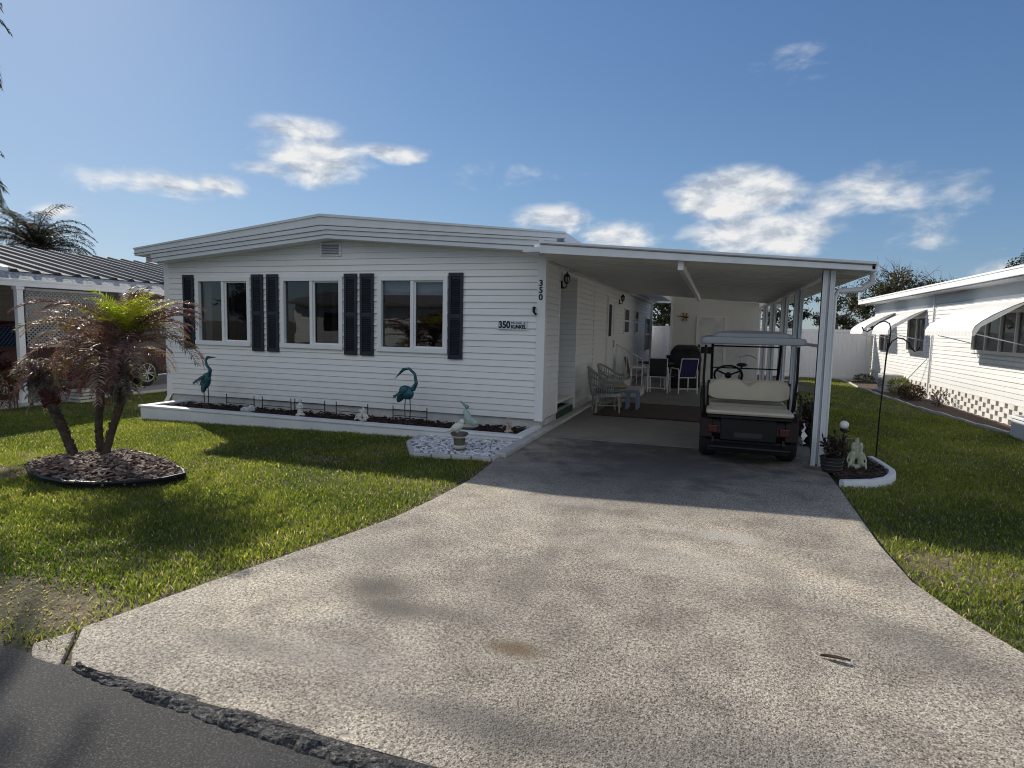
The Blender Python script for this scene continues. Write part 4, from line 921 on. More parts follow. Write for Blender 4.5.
for y in (-.35,3.0):
    for X, s in ((xb-.1,1),(xa+.1,-1)):
        mb = MB(); c = Vector((X, y, zb+.36)); pr = [(.22,-.11),(.33,-.11),(.36,-.07),(.36,.07),(.33,.11),(.22,.11)]; n_ = 28; vs = []
        for i in range(n_):
            a = 2*math.pi*i/n_; vs += [(X+p[1], y+p[0]*math.cos(a), zb+.36+p[0]*math.sin(a)) for p in pr]
        kk = len(pr); mb.add(vs, [(i*kk+j, i*kk+(j+1)%kk, ((i+1)%n_)*kk+(j+1)%kk, ((i+1)%n_)*kk+j) for i in range(n_) for j in range(kk)])
        wh = mb.build('wheel', RUBBER, car, smooth=True)
        mb = MB(); xx = X + s*.10
        for i in range(10):
            a = 2*math.pi*i/10 + (.12 if i % 2 else -.12); mb.bar((xx, y+.04*math.cos(a), zb+.36+.04*math.sin(a)), (xx, y+.24*math.cos(a), zb+.36+.24*math.sin(a)), .026, .02)
        mb.tube([(xx, y+.235*math.cos(2*math.pi*i/28), zb+.36+.235*math.sin(2*math.pi*i/28)) for i in range(28)], .014, 6, closed=True); mb.ell((xx,y,zb+.36), (.02,.05,.05))
        mb.build('rim', M('alloy', (.55,.56,.58), .4, .05), wh)
mb = MB(); mb.box(xb-.12,xb+.16,2.05,2.2,zb+1.08,zb+1.24); mb.build('mirror', REDP, car, bevel=.03)
mb = MB(); mb.box(xb-.02,xb+.012,-1.0,3.8,zb+.3,zb+.38); mb.build('sill', BLACK, car)

# ------------------------------------------------------------------ front planter
pt = thing('front_planter', 'long low white masonry planter running under the front windows', 'planter', (-3.5,-.5,-.1))
mb = MB(); mb.box(-7.06,.0,-1.0,-.87,-.35,.05); mb.box(-7.06,-6.94,-.87,-.02,-.35,.05); mb.box(-.10,.0,-.87,-.03,-.2,.05); mb.build('wall', PLANTW, pt, bevel=.012)
mb = MB(); mb.box(-7.09,.02,-1.02,-.85,.05,.085); mb.box(-7.09,-6.92,-.85,-.02,.05,.085); mb.box(-.12,.02,-.85,-.03,.05,.085); mb.build('coping', PLANTW, pt, bevel=.008)
mb = MB(); gx, gy = 150, 16
for i in range(gx+1):
    for j in range(gy+1):
        x = -6.95+6.85*i/gx; y = -.87+.9*j/gy; mb.v.append((x,y,.0+.035*mnoise.noise(Vector((x*4,y*5,0)))+.02*mnoise.noise(Vector((x*17,y*17,3)))))
mb.f = [(i*(gy+1)+j,(i+1)*(gy+1)+j,(i+1)*(gy+1)+j+1,i*(gy+1)+j+1) for i in range(gx) for j in range(gy)]; mb.m=[0]*len(mb.f); mb.c=[None]*len(mb.f)
mb.build('soil', MULCHM, pt)
mb = MB()
for i in range(1600):
    x, y = random.uniform(-6.95,-.12), random.uniform(-.85,0); q = Matrix.Rotation(random.uniform(0,6.28),3,'Z') @ Matrix.Rotation(random.uniform(-.6,.6),3,'X'); n0 = len(mb.f)
    mb.obb((x,y,.02+random.uniform(0,.03)), (random.uniform(.03,.08),random.uniform(.012,.03),.008), q); col = vary(random.choice([(.03,.018,.014),(.05,.03,.022),(.02,.013,.01)]))
    for j in range(n0,len(mb.f)): mb.c[j] = col
tag(mb.build('planter_mulch', leafmat('dark_chip',0,.9), col=True), 'dark brown mulch filling the white front planter', 'mulch', kind='stuff')
for x in (-6.2,-5.2,-4.2,-3.2,-2.4):
    pass
WB = thing('wire_border', 'low black wire border panel behind the left teal heron', 'edging', (0,0,0), 'wire border panels in the front planter')
mb = MB()
for z in (.10,.20): mb.tube([(0,0,z),(.62,0,z)], .006, 6)
for x in (0,.62): mb.tube([(x,0,-.02),(x,0,.26)], .008, 6)
mb.build('wire', BLACK, WB)
for i, (x, lb) in enumerate(((-5.95,None),(-5.15,'low black wire border panel by the white stone in the planter'),(-4.45,'low black wire border panel behind the small standing figurine'),(-3.6,'low black wire border panel left of the white cherub group'),(-2.5,'low black wire border panel behind the arched-neck heron'))):
    o = WB if i == 0 else copy_tree(WB); o.location = (x, -.16, 0)
    if lb: o['label'] = lb

# garden birds
TEAL = M('teal_patina', (.022,.10,.13), .35, .8, 34, metal=.3); GREENM = M('pale_green_glaze', (.38,.50,.46), .3, .2, 12)
DKLEG = M('dark_leg', (.05,.045,.04), .5)
def heron(label, x, y, z, H, face, neck='down', cols=(TEAL, DKLEG)):
    T = thing('heron_statue', label, 'garden statue', (x,y,z)); f = face
    mb = MB()
    if neck == 'down': mb.ell((x-.02*f,y,z+H*.55), (H*.15,H*.085,H*.12), rot=Matrix.Rotation(R_(25*f),3,'Y')); mb.ell((x-.12*H*f,y,z+H*.47), (H*.13,H*.05,H*.06), rot=Matrix.Rotation(R_(-50*f),3,'Y'))
    else: mb.ell((x,y,z+H*.52), (H*.105,H*.08,H*.17), rot=Matrix.Rotation(R_(18*f),3,'Y')); mb.ell((x-.05*H*f,y,z+H*.40), (H*.06,H*.05,H*.12), rot=Matrix.Rotation(R_(16*f),3,'Y'))
    if neck == 'down': np_ = [(x+.10*H*f,y,z+.60*H),(x+.17*H*f,y,z+.72*H),(x+.14*H*f,y,z+.88*H),(x+.03*H*f,y,z+.97*H),(x-.08*H*f,y,z+.95*H),(x-.13*H*f,y,z+.90*H)]
    else: np_ = [(x+.07*H*f,y,z+.62*H),(x+.12*H*f,y,z+.74*H),(x+.03*H*f,y,z+.83*H),(x+.01*H*f,y,z+.92*H),(x+.06*H*f,y,z+.98*H),(x+.11*H*f,y,z+.98*H)]
    mb.tube(np_, [H*.05,H*.034,H*.027,H*.025,H*.03,H*.026], 10)
    body = remeshed(mb, 'body', cols[0], T, .009)
    mb = MB(); e = Vector(np_[-1]); d = (Vector(np_[-1])-Vector(np_[-2])).normalized()
    if neck != 'down': d = Vector((f,0,.05))
    mb.tube([e, e+d*H*.07, e+d*H*.17], [H*.022,H*.014,.002], 8); mb.build('beak', DKLEG, T, smooth=True)
    mb = MB()
    for s in (-1,1):
        for k in range(5): mb.add([(x+.08*H*f-.05*H*k*f,y+s*.085*H,z+.64*H-.03*H*k),(x-.02*H*f-.05*H*k*f,y+s*.10*H,z+.56*H-.03*H*k),(x-.12*H*f-.03*H*k*f,y+s*.075*H,z+.44*H-.012*H*k),(x-.03*H*f-.05*H*k*f,y+s*.093*H,z+.62*H-.03*H*k)], [(0,1,2,3)])
    mb.build('wing', M('wing_feather', (.02,.06,.08), .4, .8, 30) if cols[0] is TEAL else cols[0], T)
    for dx in (-.035,.04):
        mb = MB(); mb.tube([(x+dx*H*1.2,y,z+.45*H),(x+dx*H*1.5,y,z+.24*H),(x+dx*H,y,z-.02)], .008, 6)
        for a in (-.06,0,.06): mb.tube([(x+dx*H,y,z+.012),(x+dx*H+.06*f,y+a,z+.004)], .005, 5)
        mb.build('leg', cols[1], T)
    return T
heron('teal metal heron standing upright at the left end of the front planter', -6.08, -.5, .04, .92, 1, 'up')
heron('teal metal heron with arched downturned neck below the third window', -2.05, -.5, .04, .90, 1, 'down')
T = thing('glass_bird', 'pale green tilted bird figurine on a stone dish at right of the planter', 'garden statue', (-1.0,-.5,.03)); x, y = -1.0, -.5
mb = MB(); mb.ell((x-.02,y,.22), (.06,.045,.13), rot=Matrix.Rotation(R_(-25),3,'Y')); mb.ell((x+.06,y,.16), (.09,.03,.045), rot=Matrix.Rotation(R_(25),3,'Y')); mb.ell((x-.06,y,.33), .03); remeshed(mb,'body',GREENM,T,.008)
mb = MB(); mb.tube([(x-.02,y,.36),(x-.08,y,.40),(x-.15,y,.46)], [.035,.02,.004], 8); mb.build('beak', M('green_beak', (.12,.3,.26), .35), T, smooth=True)
mb = MB(); mb.lathe([(.05,0),(.13,.03),(.15,.06),(.13,.065),(.02,.05)], (x,y,.03), 18); mb.build('dish', CONC, T, smooth=True)
# figurines
FIG = M('weathered_figurine', (.62,.60,.56), .8, .25, 25); FIG2 = M('tan_figurine', (.42,.34,.26), .75, .4, 25)
def figurine(name, label, x, y, z, h, mat, pose='stand', vox=.007):
    T = thing(name, label, 'garden statue', (x,y,z)); mb = MB()
    mb.lathe([(.26*h,0),(.28*h,.04*h),(.24*h,.1*h),(.22*h,.12*h)], (x,y,z), 16)
    if pose == 'stand':
        mb.lathe([(.15*h,.1*h),(.17*h,.2*h),(.12*h,.42*h),(.15*h,.6*h),(.1*h,.70*h),(.05*h,.74*h)], (x,y,z), 14); mb.ell((x,y,z+.83*h), (.10*h,.10*h,.12*h))
        for s in (-1,1): mb.tube([(x+s*.13*h,y,z+.64*h),(x+s*.2*h,y-.05*h,z+.48*h),(x+s*.05*h,y-.15*h,z+.44*h)], [.05*h,.042*h,.035*h], 8)
    elif pose == 'pair':
        for s in (-1,1):
            X = x+s*.22*h; mb.ell((X,y,z+.3*h), (.17*h,.16*h,.24*h)); mb.ell((X-s*.03*h,y-.02*h,z+.64*h), (.12*h,.12*h,.14*h))
            mb.tube([(X+s*.12*h,y,z+.44*h),(X+s*.26*h,y-.1*h,z+.26*h),(X+s*.2*h,y-.22*h,z+.14*h)], [.06*h,.05*h,.04*h], 8); mb.tube([(X+s*.05*h,y-.1*h,z+.16*h),(X+s*.2*h,y-.3*h,z+.15*h),(X+s*.22*h,y-.34*h,z+.04*h)], [.08*h,.065*h,.05*h], 8)
        mb.ell((x,y+.05*h,z+.78*h), (.11*h,.1*h,.13*h)); mb.ell((x,y+.05*h,z+.5*h), (.16*h,.14*h,.22*h))
    remeshed(mb, 'figure', mat, T, vox); return T
figurine('garden_figurine', 'small grey standing figurine in the planter below the second window', -4.07,-.5,.03,.30,FIG)
figurine('cherub_figurine', 'white cluster of seated cherubs in the planter below the middle shutters', -2.86,-.5,.03,.24,FIG,'pair')
figurine('gnome_figurine', 'tan and white gnome figurine at the right end of the planter', -.36,-.5,.03,.25,FIG2)
rk = thing('white_rock', 'pale green white rock lying in the planter left of the standing figurine', 'rock', (-5.15,-.55,.03)); mb = MB(); mb.ell((-5.15,-.55,.06), (.12,.08,.06)); mb.ell((-5.06,-.53,.08), (.07,.06,.08)); remeshed(mb,'stone',M('pale_stone',(.5,.56,.52),.8,.3,20),rk,.012)

# pebble bed with bird on a piling
PEB = [(-1.5,-1.02),(-1.42,-1.55),(-1.02,-2.2),(.0,-2.12),(.0,-1.02)]
mb = MB(); mb.add([(x,y,ground_z(x,y)+.0) for x, y in PEB], [tuple(range(5))]); tag(mb.build('pebble_base', M('grey_grit',(.3,.3,.31),.9)), kind='structure')
mb = MB()
for i in range(1500):
    x, y = random.uniform(-1.5,.0), random.uniform(-2.2,-1.02)
    if not inpoly(x,y,PEB): continue
    r = random.uniform(.016,.034); n0 = len(mb.f); mb.ell((x,y,ground_z(x,y)+.012), (r,r*random.uniform(.6,1),r*.6), 7, 5, rot=Matrix.Rotation(random.uniform(0,6.28),3,'Z')); g_ = random.uniform(.45,.85) if random.random() > .15 else random.uniform(.12,.3); col = (g_,g_*1.01,g_*1.03)
    for j in range(n0,len(mb.f)): mb.c[j] = col
tag(mb.build('white_pebbles', leafmat('pebble',0,.7), col=True), 'white pebbles between the planter corner and the driveway', 'pebbles', kind='stuff')
pd = thing('pebble_edging', 'scalloped pale concrete edging around the white pebble bed', 'edging', (-.6,-2,0)); mb = MB()
def edge(mb, pts, st=.22, w=.06, h=.1, zf=None):
    for (x0,y0),(x1,y1) in zip(pts,pts[1:]):
        n_ = max(1,int(math.hypot(x1-x0,y1-y0)/st))
        for i in range(n_):
            a = (x0+(x1-x0)*(i+.03)/n_, y0+(y1-y0)*(i+.03)/n_); b = (x0+(x1-x0)*(i+.97)/n_, y0+(y1-y0)*(i+.97)/n_); g_ = ground_z(*a); mb.bar((*a,g_-.01),(*b,g_-.01),w,h*.8)
edge(mb, [(-1.52,-1.1),(-1.45,-1.57),(-1.03,-2.24),(.0,-2.16),(.03,-2.1),(.03,-1.1)]); mb.build('edging_block', CONC, pd, bevel=.012)
sg = thing('gull_statue', 'white gull perched on a dark ringed piling among the pebbles', 'garden statue', (-.57,-1.84,0)); x, y = -.57,-1.84
mb = MB(); mb.lathe([(.075,-.02),(.085,.02),(.07,.06),(.075,.16),(.09,.19),(.115,.205),(.115,.225),(.03,.23)], (x,y,0), 18); mb.build('piling', M('dark_piling',(.12,.10,.08),.8,.5,12), sg, smooth=True)
mb = MB(); mb.lathe([(.080,.03),(.088,.05),(.080,.07)], (x,y,0), 18); mb.lathe([(.082,.165),(.096,.18),(.09,.19)], (x,y,0), 18); mb.build('rope', M('rope',(.55,.53,.48),.9), sg)
mb = MB(); x -= .03; mb.ell((x,y,.30), (.10,.05,.055), rot=Matrix.Rotation(R_(-30),3,'Y')); mb.ell((x+.06,y,.37), .038); mb.tube([(x-.05,y,.27),(x-.16,y,.225)], [.035,.008], 8); mb.tube([(x,y,.27),(x,y,.22)], .02, 6); remeshed(mb,'bird',M('gull_white',(.72,.70,.62),.6,.12,20),sg,.007)
mb = MB(); mb.tube([(x+.09,y,.37),(x+.14,y,.36)], [.014,.003], 6); mb.build('beak', M('beak_yellow',(.5,.35,.05),.5), sg)

# ------------------------------------------------------------------ right planter corner
eb = thing('corner_bed_edging', 'curved white concrete edging of the small bed by the front carport post', 'edging', (4.2,-1.2,0))
RB = [(3.84,-1.80),(4.0,-1.72),(4.18,-1.62),(4.33,-1.46),(4.45,-1.2),(4.5,-.98),(4.49,-.7),(4.47,-.42),(4.44,-.22)]
mb = MB(); k = len(RB); sec = [(-.04,-.08),(-.04,.03),(-.028,.05),(.028,.05),(.04,.03),(.04,-.08)]; vs = []
for i,(x,y) in enumerate(RB):
    a = Vector(RB[min(i+1,k-1)])-Vector(RB[max(i-1,0)]); nrm = Vector((a.y,-a.x)).normalized()
    vs += [(x+nrm.x*s, y+nrm.y*s, z) for s, z in sec]
mb.add(vs, [(i*6+j,(i+1)*6+j,(i+1)*6+(j+1)%6,i*6+(j+1)%6) for i in range(k-1) for j in range(6)] + [tuple(range(6)), tuple(range(6*k-1,6*k-7,-1))]); mb.build('kerb', PLANTW, eb, smooth=True)
mb = MB(); mb.add([(x,y,.015) for x, y in RB]+[(3.84,-.2,.015)], [tuple(range(k+1))]); tag(mb.build('corner_bed_soil', MULCHM), kind='structure')
mb = MB()
for i in range(420):
    x, y = random.uniform(3.82,4.52), random.uniform(-1.75,-.2)
    if not inpoly(x, y, RB+[(3.84,-.2)]): continue
    n0 = len(mb.f); mb.obb((x,y,.022+random.uniform(0,.02)), (random.uniform(.03,.08),random.uniform(.012,.03),.008), Matrix.Rotation(random.uniform(0,6.28),3,'Z') @ Matrix.Rotation(random.uniform(-.6,.6),3,'X')); col = vary(random.choice([(.04,.025,.018),(.07,.045,.03),(.03,.02,.016)]))
    for j in range(n0,len(mb.f)): mb.c[j] = col
tag(mb.build('corner_bed_mulch', leafmat('corner_chip',0,.9), col=True), 'dark mulch chips in the small corner bed by the post', 'mulch', kind='stuff')
# half barrel of dark plants
def pot(name, label, x, y, r, h, mat, leafc, nl, ph, rim=None):
    T = thing(name, label, 'potted plant', (x,y,0)); mb = MB(); mb.lathe([(r*.78,.004),(r*.95,h*.4),(r,h*.85),(r*1.08,h*.88),(r*1.08,h),(r*.92,h),(r*.9,h*.9)], (x,y,0), 20); o = mb.build('pot', mat, T, smooth=True)
    mb = MB()
    for z in (.25,.5,.72): mb.tube([(x+r*(.86+.16*z)*1.02*math.cos(2*math.pi*i/24), y+r*(.86+.16*z)*1.02*math.sin(2*math.pi*i/24), h*z) for i in range(24)], .007, 5, closed=True)
    mb.build('hoop', rim or BLACK, o)
    MB().lathe([(r*.9,h*.88),(.01,h*.92)], (x,y,0), 16).build('soil', MULCHM, T)
    mb = MB(); lm = MB()
    for i in range(11):
        e = Vector((x+random.uniform(-1,1)*r, y+random.uniform(-1,1)*r, h+ph*random.uniform(.5,1))); mb.tube([(x,y,h*.85), (x+(e.x-x)*.5,y+(e.y-y)*.5,h+ph*.4), e], [.01,.007,.004], 5)
        for j in range(nl//11):
            s = random.random(); p = Vector((x,y,h*.9)).lerp(e, s)+rv()*.06; leafquad(lm, p, rv()+Vector((0,0,.2)), rv(), random.uniform(.05,.1), .035, vary(random.choice(leafc)))
    mb.build('stem', BARK, T); lm.build('foliage', LEAF, T, col=True); return T
pot('barrel_planter', 'dark hooped barrel planter with purple-leaved plant at the foot of the front post', 3.84,-1.18,.12,.18,M('dark_barrel',(.025,.022,.022),.8,.3),[(.03,.015,.02),(.05,.03,.03),(.03,.035,.02)],220,.26,M('hoop',(.05,.05,.055),.6))
pot('potted_plant', 'dark leafy potted plant on the slab edge beyond the front post', 3.86,.5,.15,.24,M('black_pot',(.02,.02,.02),.6),[(.03,.03,.02),(.05,.03,.025)],300,.4)
pot('potted_plant', 'pale flowering potted plant beside the second carport post', 3.9,1.35,.15,.26,M('terracotta_dark',(.10,.045,.03),.8),[(.04,.05,.02),(.35,.32,.28)],260,.4)
st2 = figurine('child_statue_pair', 'pale greenish statue of two seated children in the small corner bed', 4.14,-.92,.01,.31,M('mossy_cast_stone',(.42,.44,.32),.85,.35,18),'pair',.007); st2.scale = (.68,.8,1.32)
gl = thing('globe_light', 'white globe garden light on a dark stake above the pale statues', 'garden light', (4.02,-.75,0))
MB().tube([(4.02,-.75,0),(4.02,-.75,.44)], .012, 8).build('stake', BLACK, gl)
mb = MB(); mb.lathe([(.03,.42),(.045,.44),(.04,.46)], (4.02,-.75,0), 14); mb.build('collar', BLACK, gl); mb = MB(); mb.ell((4.02,-.75,.50), .052, 20, 14); mb.build('globe', M('white_globe',(.8,.8,.78),.3,.02), gl, smooth=True)
fl = thing('white_flowers', 'cluster of white flowers between the globe light and the statues', 'flowers', (4.07,-.72,.0)); mb = MB(); lm = MB()
for i in range(9):
    e = Vector((4.07+random.uniform(-.09,.09),-.72+random.uniform(-.08,.08),random.uniform(.26,.42))); mb.tube([(4.07,-.72,0), e], .004, 4)
    for j in range(6): a = j*1.05; leafquad(lm, e, Vector((math.cos(a),math.sin(a),.3)), Vector((0,0,1)), .022, .015, (.6,.6,.55))
    for j in range(6): leafquad(lm, Vector((4.07,-.72,0)).lerp(e,random.uniform(.2,.8)), rv(), rv(), .05, .02, (.05,.07,.03))
mb.build('stem', BARK, fl); lm.build('petal', LEAF, fl, col=True)
hk = thing('shepherd_hook', 'slender black double shepherd hook standing in the lawn', 'garden hook', (4.5,-.35,-.02))
mb = MB(); Y = -.38; mb.tube([(4.5,Y+.15,-.15),(4.49,Y+.08,.6),(4.49,Y,1.25),(4.5,Y,1.5)], .009, 8)
mb.tube([(4.49,Y,1.3),(4.515,Y,1.5),(4.52,Y,1.66),(4.50,Y,1.735),(4.45,Y,1.765),(4.40,Y,1.755),(4.345,Y,1.71),(4.31,Y,1.665),(4.27,Y,1.635),(4.225,Y,1.645),(4.205,Y,1.69)], .0075, 8)
mb.tube([(4.49,Y,1.25),(4.50,Y,1.42),(4.54,Y,1.52),(4.60,Y,1.565),(4.66,Y,1.555),(4.72,Y,1.505),(4.755,Y,1.44),(4.79,Y,1.405),(4.825,Y,1.42),(4.84,Y,1.46)], .0075, 8); mb.build('rod', BLACK, hk, smooth=True)

# ------------------------------------------------------------------ golf cart
gc = thing('golf_cart', 'dark golf cart with beige rear-facing seat and pale canopy parked in the carport', 'golf cart', (2.95, 0, 0))
CBODY = M('cart_paint', (.012,.004,.005), .45, .2, 4, spec=.25); VNL = M('beige_vinyl', (.47,.42,.33), .5, .08, 6, .1, 80); CAN = M('canopy_plastic', (.27,.28,.29), .4, .05)
cx = 2.95
mb = MB(); mb.prism([(-.95,.24),(-1.0,.34),(-.95,.52),(-.6,.56),(-.1,.56),(-.1,.30),(.75,.27),(.8,.24)], 'x', cx-.46, cx+.46); mb.build('body', CBODY, gc, bevel=.025)
mb = MB(); mb.prism([(.72,.26),(.78,.62),(.85,.78),(1.0,.74),(1.25,.55),(1.32,.34),(1.25,.26)], 'x', cx-.44, cx+.44); mb.build('front_cowl', CBODY, gc, bevel=.04)
mb = MB(); mb.box(cx-.40,cx+.40,-1.22,-.98,.19,.225); mb.bar((cx-.38,-1.0,.22),(cx-.38,-.9,.4),.03); mb.bar((cx+.38,-1.0,.22),(cx+.38,-.9,.4),.03); mb.tube([(cx-.42,-1.24,.21),(cx+.42,-1.24,.21)], .02, 8); mb.build('footrest', BLACK, gc, bevel=.004)
mb = MB(); mb.box(cx-.44,cx+.44,-.96,-.9,.10,.25); mb.box(cx-.30,cx+.30,-1.0,-.985,.26,.53); mb.build('rear_panel', BLACK, gc, bevel=.01)
for s in (-1,1):
    mb = MB(); mb.box(cx+s*.385-.055,cx+s*.385+.055,-1.02,-.96,.34,.44); mb.build('tail_light', M('tail_red',(.06,.005,.007),.35), gc, bevel=.012)
    mb = MB(); mb.prism([(-1.02,.28),(-.98,.52),(-.75,.60),(-.5,.56),(-.38,.34),(-.40,.28),(-.5,.46),(-.75,.53),(-.93,.44),(-.98,.28)], 'x', cx+s*.46-.07, cx+s*.46+.07); mb.build('fender', CBODY, gc, bevel=.01)
mb = MB(); mb.box(cx-.47,cx+.47,-1.06,-.60,.575,.635); mb.build('rear_seat_cushion', VNL, gc, bevel=.035)
mb = MB(); mb.box(cx-.45,cx+.45,-1.05,-.56,.54,.568); mb.build('seat_frame', BLACK, gc)
mb = MB(); n_ = 26; vs = []
for i in range(n_+1):
    u = -1+2*i/n_; x = cx+u*.455; top = .985 - .075*math.exp(-(u/.14)**2) - .9*max(0,abs(u)-.72)**2; bot = .70 + .6*max(0,abs(u)-.72)**2
    for (yy, zz) in ((-.50,bot),(-.545,bot+.02),(-.555,(top+bot)/2),(-.545,top-.025),(-.51,top),(-.47,top-.02),(-.465,bot+.02)): vs.append((x, yy+.05*(zz-.7), zz))
mb.add(vs, [(i*7+j,(i+1)*7+j,(i+1)*7+(j+1)%7,i*7+(j+1)%7) for i in range(n_) for j in range(7)] + [tuple(range(7)), tuple(range(n_*7+6,n_*7-1,-1))]); mb.build('rear_backrest', VNL, gc, smooth=True, bevel=.0)
mb = MB(); mb.box(cx-.45,cx+.45,-.44,.02,.57,.66); mb.build('front_seat_cushion', VNL, gc, bevel=.03)
mb = MB(); mb.box(cx-.45,cx+.45,-.43,-.37,.70,.96); mb.build('front_backrest', VNL, gc, bevel=.025)
for s in (-1,1):
    MB().tube([(cx+s*.46,-.46,.58),(cx+s*.46,-.46,.95)], .016, 8).build('backrest_post', BLACK, gc, smooth=True)
    mb = MB(); mb.tube([(cx+s*.52,-.5,.60),(cx+s*.53,-.55,.83),(cx+s*.53,-.72,.86),(cx+s*.53,-.95,.84),(cx+s*.53,-1.02,.78),(cx+s*.52,-1.02,.58)], .014, 8); mb.build('armrest', BLACK, gc, smooth=True)
# canopy
mb = MB(); n_ = 20; prof = []
def rr(hx, y0, y1, r, k=5):
    P = []
    for (px, py, a0) in ((cx+hx-r,y1-r,0),(cx-hx+r,y1-r,90),(cx-hx+r,y0+r,180),(cx+hx-r,y0+r,270)):
        for i in range(k+1): a = R_(a0+90*i/k); P.append((px+r*math.cos(a), py+r*math.sin(a)))
    return P
lv = [(.565,0,1.44),(.575,.01,1.45),(.575,.01,1.50),(.555,0,1.525),(.45,-.08,1.535),(.42,-.1,1.575),(.30,-.2,1.605),(.08,-.45,1.615)]
vs = []; k = 24
for hx, e, z in lv: vs += [(x,y,z) for x, y in rr(hx,-.86-e,.98+e,.07)]
mb.add(vs, [(i*k+j,i*k+(j+1)%k,(i+1)*k+(j+1)%k,(i+1)*k+j) for i in range(len(lv)-1) for j in range(k)] + [tuple(range(k-1,-1,-1)), tuple((len(lv)-1)*k+j for j in range(k))]); mb.build('canopy', CAN, gc, smooth=True)
for s in (-1,1):
    mb = MB(); mb.tube([(cx+s*.50,-.50,.56),(cx+s*.52,-.62,1.0),(cx+s*.51,-.66,1.42)], .016, 8); mb.build('canopy_strut', BLACK, gc, smooth=True)
    mb = MB(); mb.tube([(cx+s*.43,.88,.70),(cx+s*.44,.72,1.1),(cx+s*.44,.62,1.42)], .02, 8); mb.build('canopy_strut', BLACK, gc, smooth=True)
mb = MB(); mb.tube([(cx-.44,.74,1.05),(cx+.44,.74,1.05)], .010, 6); mb.tube([(cx-.44,.64,1.38),(cx+.44,.64,1.38)], .012, 6); mb.build('windshield_frame', BLACK, gc)
MB().add([(cx-.43,.88,.76),(cx+.43,.88,.76),(cx+.43,.635,1.38),(cx-.43,.635,1.38)], [(0,1,2,3)]).build('windshield', glassmat('clear_acrylic',(.92,.93,.94),.03), gc)
mb = MB(); sc_ = Vector((cx-.22,.42,.96)); q = Matrix.Rotation(R_(-55),3,'X')
mb.tube([sc_ + q @ Vector((.18*math.cos(2*math.pi*i/28), .18*math.sin(2*math.pi*i/28), 0)) for i in range(28)], .015, 8, closed=True)
for a in (90,210,330): mb.tube([sc_, sc_ + q @ Vector((.18*math.cos(R_(a)),.18*math.sin(R_(a)),0))], .012, 6)
mb.tube([sc_, (cx-.22,.78,.70)], .022, 8); mb.ell(sc_, .045); mb.build('steering_wheel', BLACK, gc, smooth=True)
mb = MB(); mb.box(cx-.60,cx-.43,.56,.60,1.26,1.36); mb.build('side_mirror', BLACK, gc, bevel=.015)
for (yy, s) in ((-.72,-1),(-.72,1),(.88,-1),(.88,1)):
    X = cx+s*.43; mb = MB(); pr = [(.11,-.09),(.19,-.10),(.225,-.07),(.23,0),(.225,.07),(.19,.10),(.11,.09)]; n_ = 28; vs = []
    for i in range(n_):
        a = 2*math.pi*i/n_; vs += [(X+p[1], yy+p[0]*math.cos(a), .23+p[0]*math.sin(a)) for p in pr]
    kk = len(pr); mb.add(vs, [(i*kk+j,i*kk+(j+1)%kk,((i+1)%n_)*kk+(j+1)%kk,((i+1)%n_)*kk+j) for i in range(n_) for j in range(kk)]); wh = mb.build('wheel', RUBBER, gc, smooth=True)
    mb = MB(); mb.ell((X+s*.04,yy,.23), (.04,.115,.115)); mb.build('hub', ALU, wh, smooth=True)
mb = MB(); mb.box(cx-.15,cx+.15,-1.005,-1.0,.30,.36); mb.build('plate', M('plate_dark',(.025,.025,.027),.5), gc)
cl = thing('white_cloth', 'white rag hanging off the right rear corner of the golf cart', 'cloth', (3.49,-1.0,.4)); mb = MB(); vs = []
for i in range(6):
    for j in range(5): vs.append((3.535+.02*math.sin(i*1.7+j)+.012*j*(i%2), -1.03+.03*j/4, .52-.05*i+.012*math.sin(j*2.2)))
mb.add(vs, [(i*5+j,(i+1)*5+j,(i+1)*5+j+1,i*5+j+1) for i in range(5) for j in range(4)]); mb.build('rag', M('white_rag',(.68,.67,.64),.9,.2,30), cl, smooth=True)

gc.scale = (1.07, 1.04, 1.0); gc.location.x = 2.925
# ------------------------------------------------------------------ bicycle ahead of the cart
bk = thing('bicycle', 'upright bicycle parked ahead of the golf cart with swept handlebars', 'bicycle', (3.0,4.6,0)); X = 3.02
SIL = M('bike_silver', (.45,.45,.44), .3, .1, metal=.5)
for yy in (4.1,5.2):
    mb = MB(); mb.tube([(X,yy+.31*math.cos(2*math.pi*i/36),.335+.31*math.sin(2*math.pi*i/36)) for i in range(36)], .02, 6, closed=True); wh = mb.build('wheel', RUBBER, bk, smooth=True)
    mb = MB(); mb.tube([(X,yy+.285*math.cos(2*math.pi*i/36),.335+.285*math.sin(2*math.pi*i/36)) for i in range(36)], .008, 5, closed=True)
    for i in range(16): mb.tube([(X+(.02 if i % 2 else -.02),yy,.335),(X,yy+.285*math.cos(2*math.pi*i/16),.335+.285*math.sin(2*math.pi*i/16))], .0025, 4)
    mb.build('rim', SIL, wh)
mb = MB(); 
for a, b in (((X,4.1,.335),(X,4.35,.82)),((X,4.1,.335),(X,4.5,.34)),((X,4.5,.34),(X,4.35,.86)),((X,4.5,.34),(X,4.95,.80)),((X,4.4,.62),(X,4.96,.88)),((X,4.95,.92),(X,5.2,.335))): mb.tube([a,b], .016, 8)
mb.build('frame', M('bike_paint',(.30,.32,.34),.3), bk, smooth=True)
mb = MB(); mb.tube([(X,4.95,.9),(X,4.93,1.05),(X-.1,4.92,1.10),(X-.24,4.85,1.08),(X-.30,4.68,1.02)], .012, 8); mb.tube([(X,4.93,1.05),(X+.1,4.92,1.10),(X+.24,4.85,1.08),(X+.30,4.68,1.02)], .012, 8); mb.build('handlebar', ALU, bk, smooth=True)
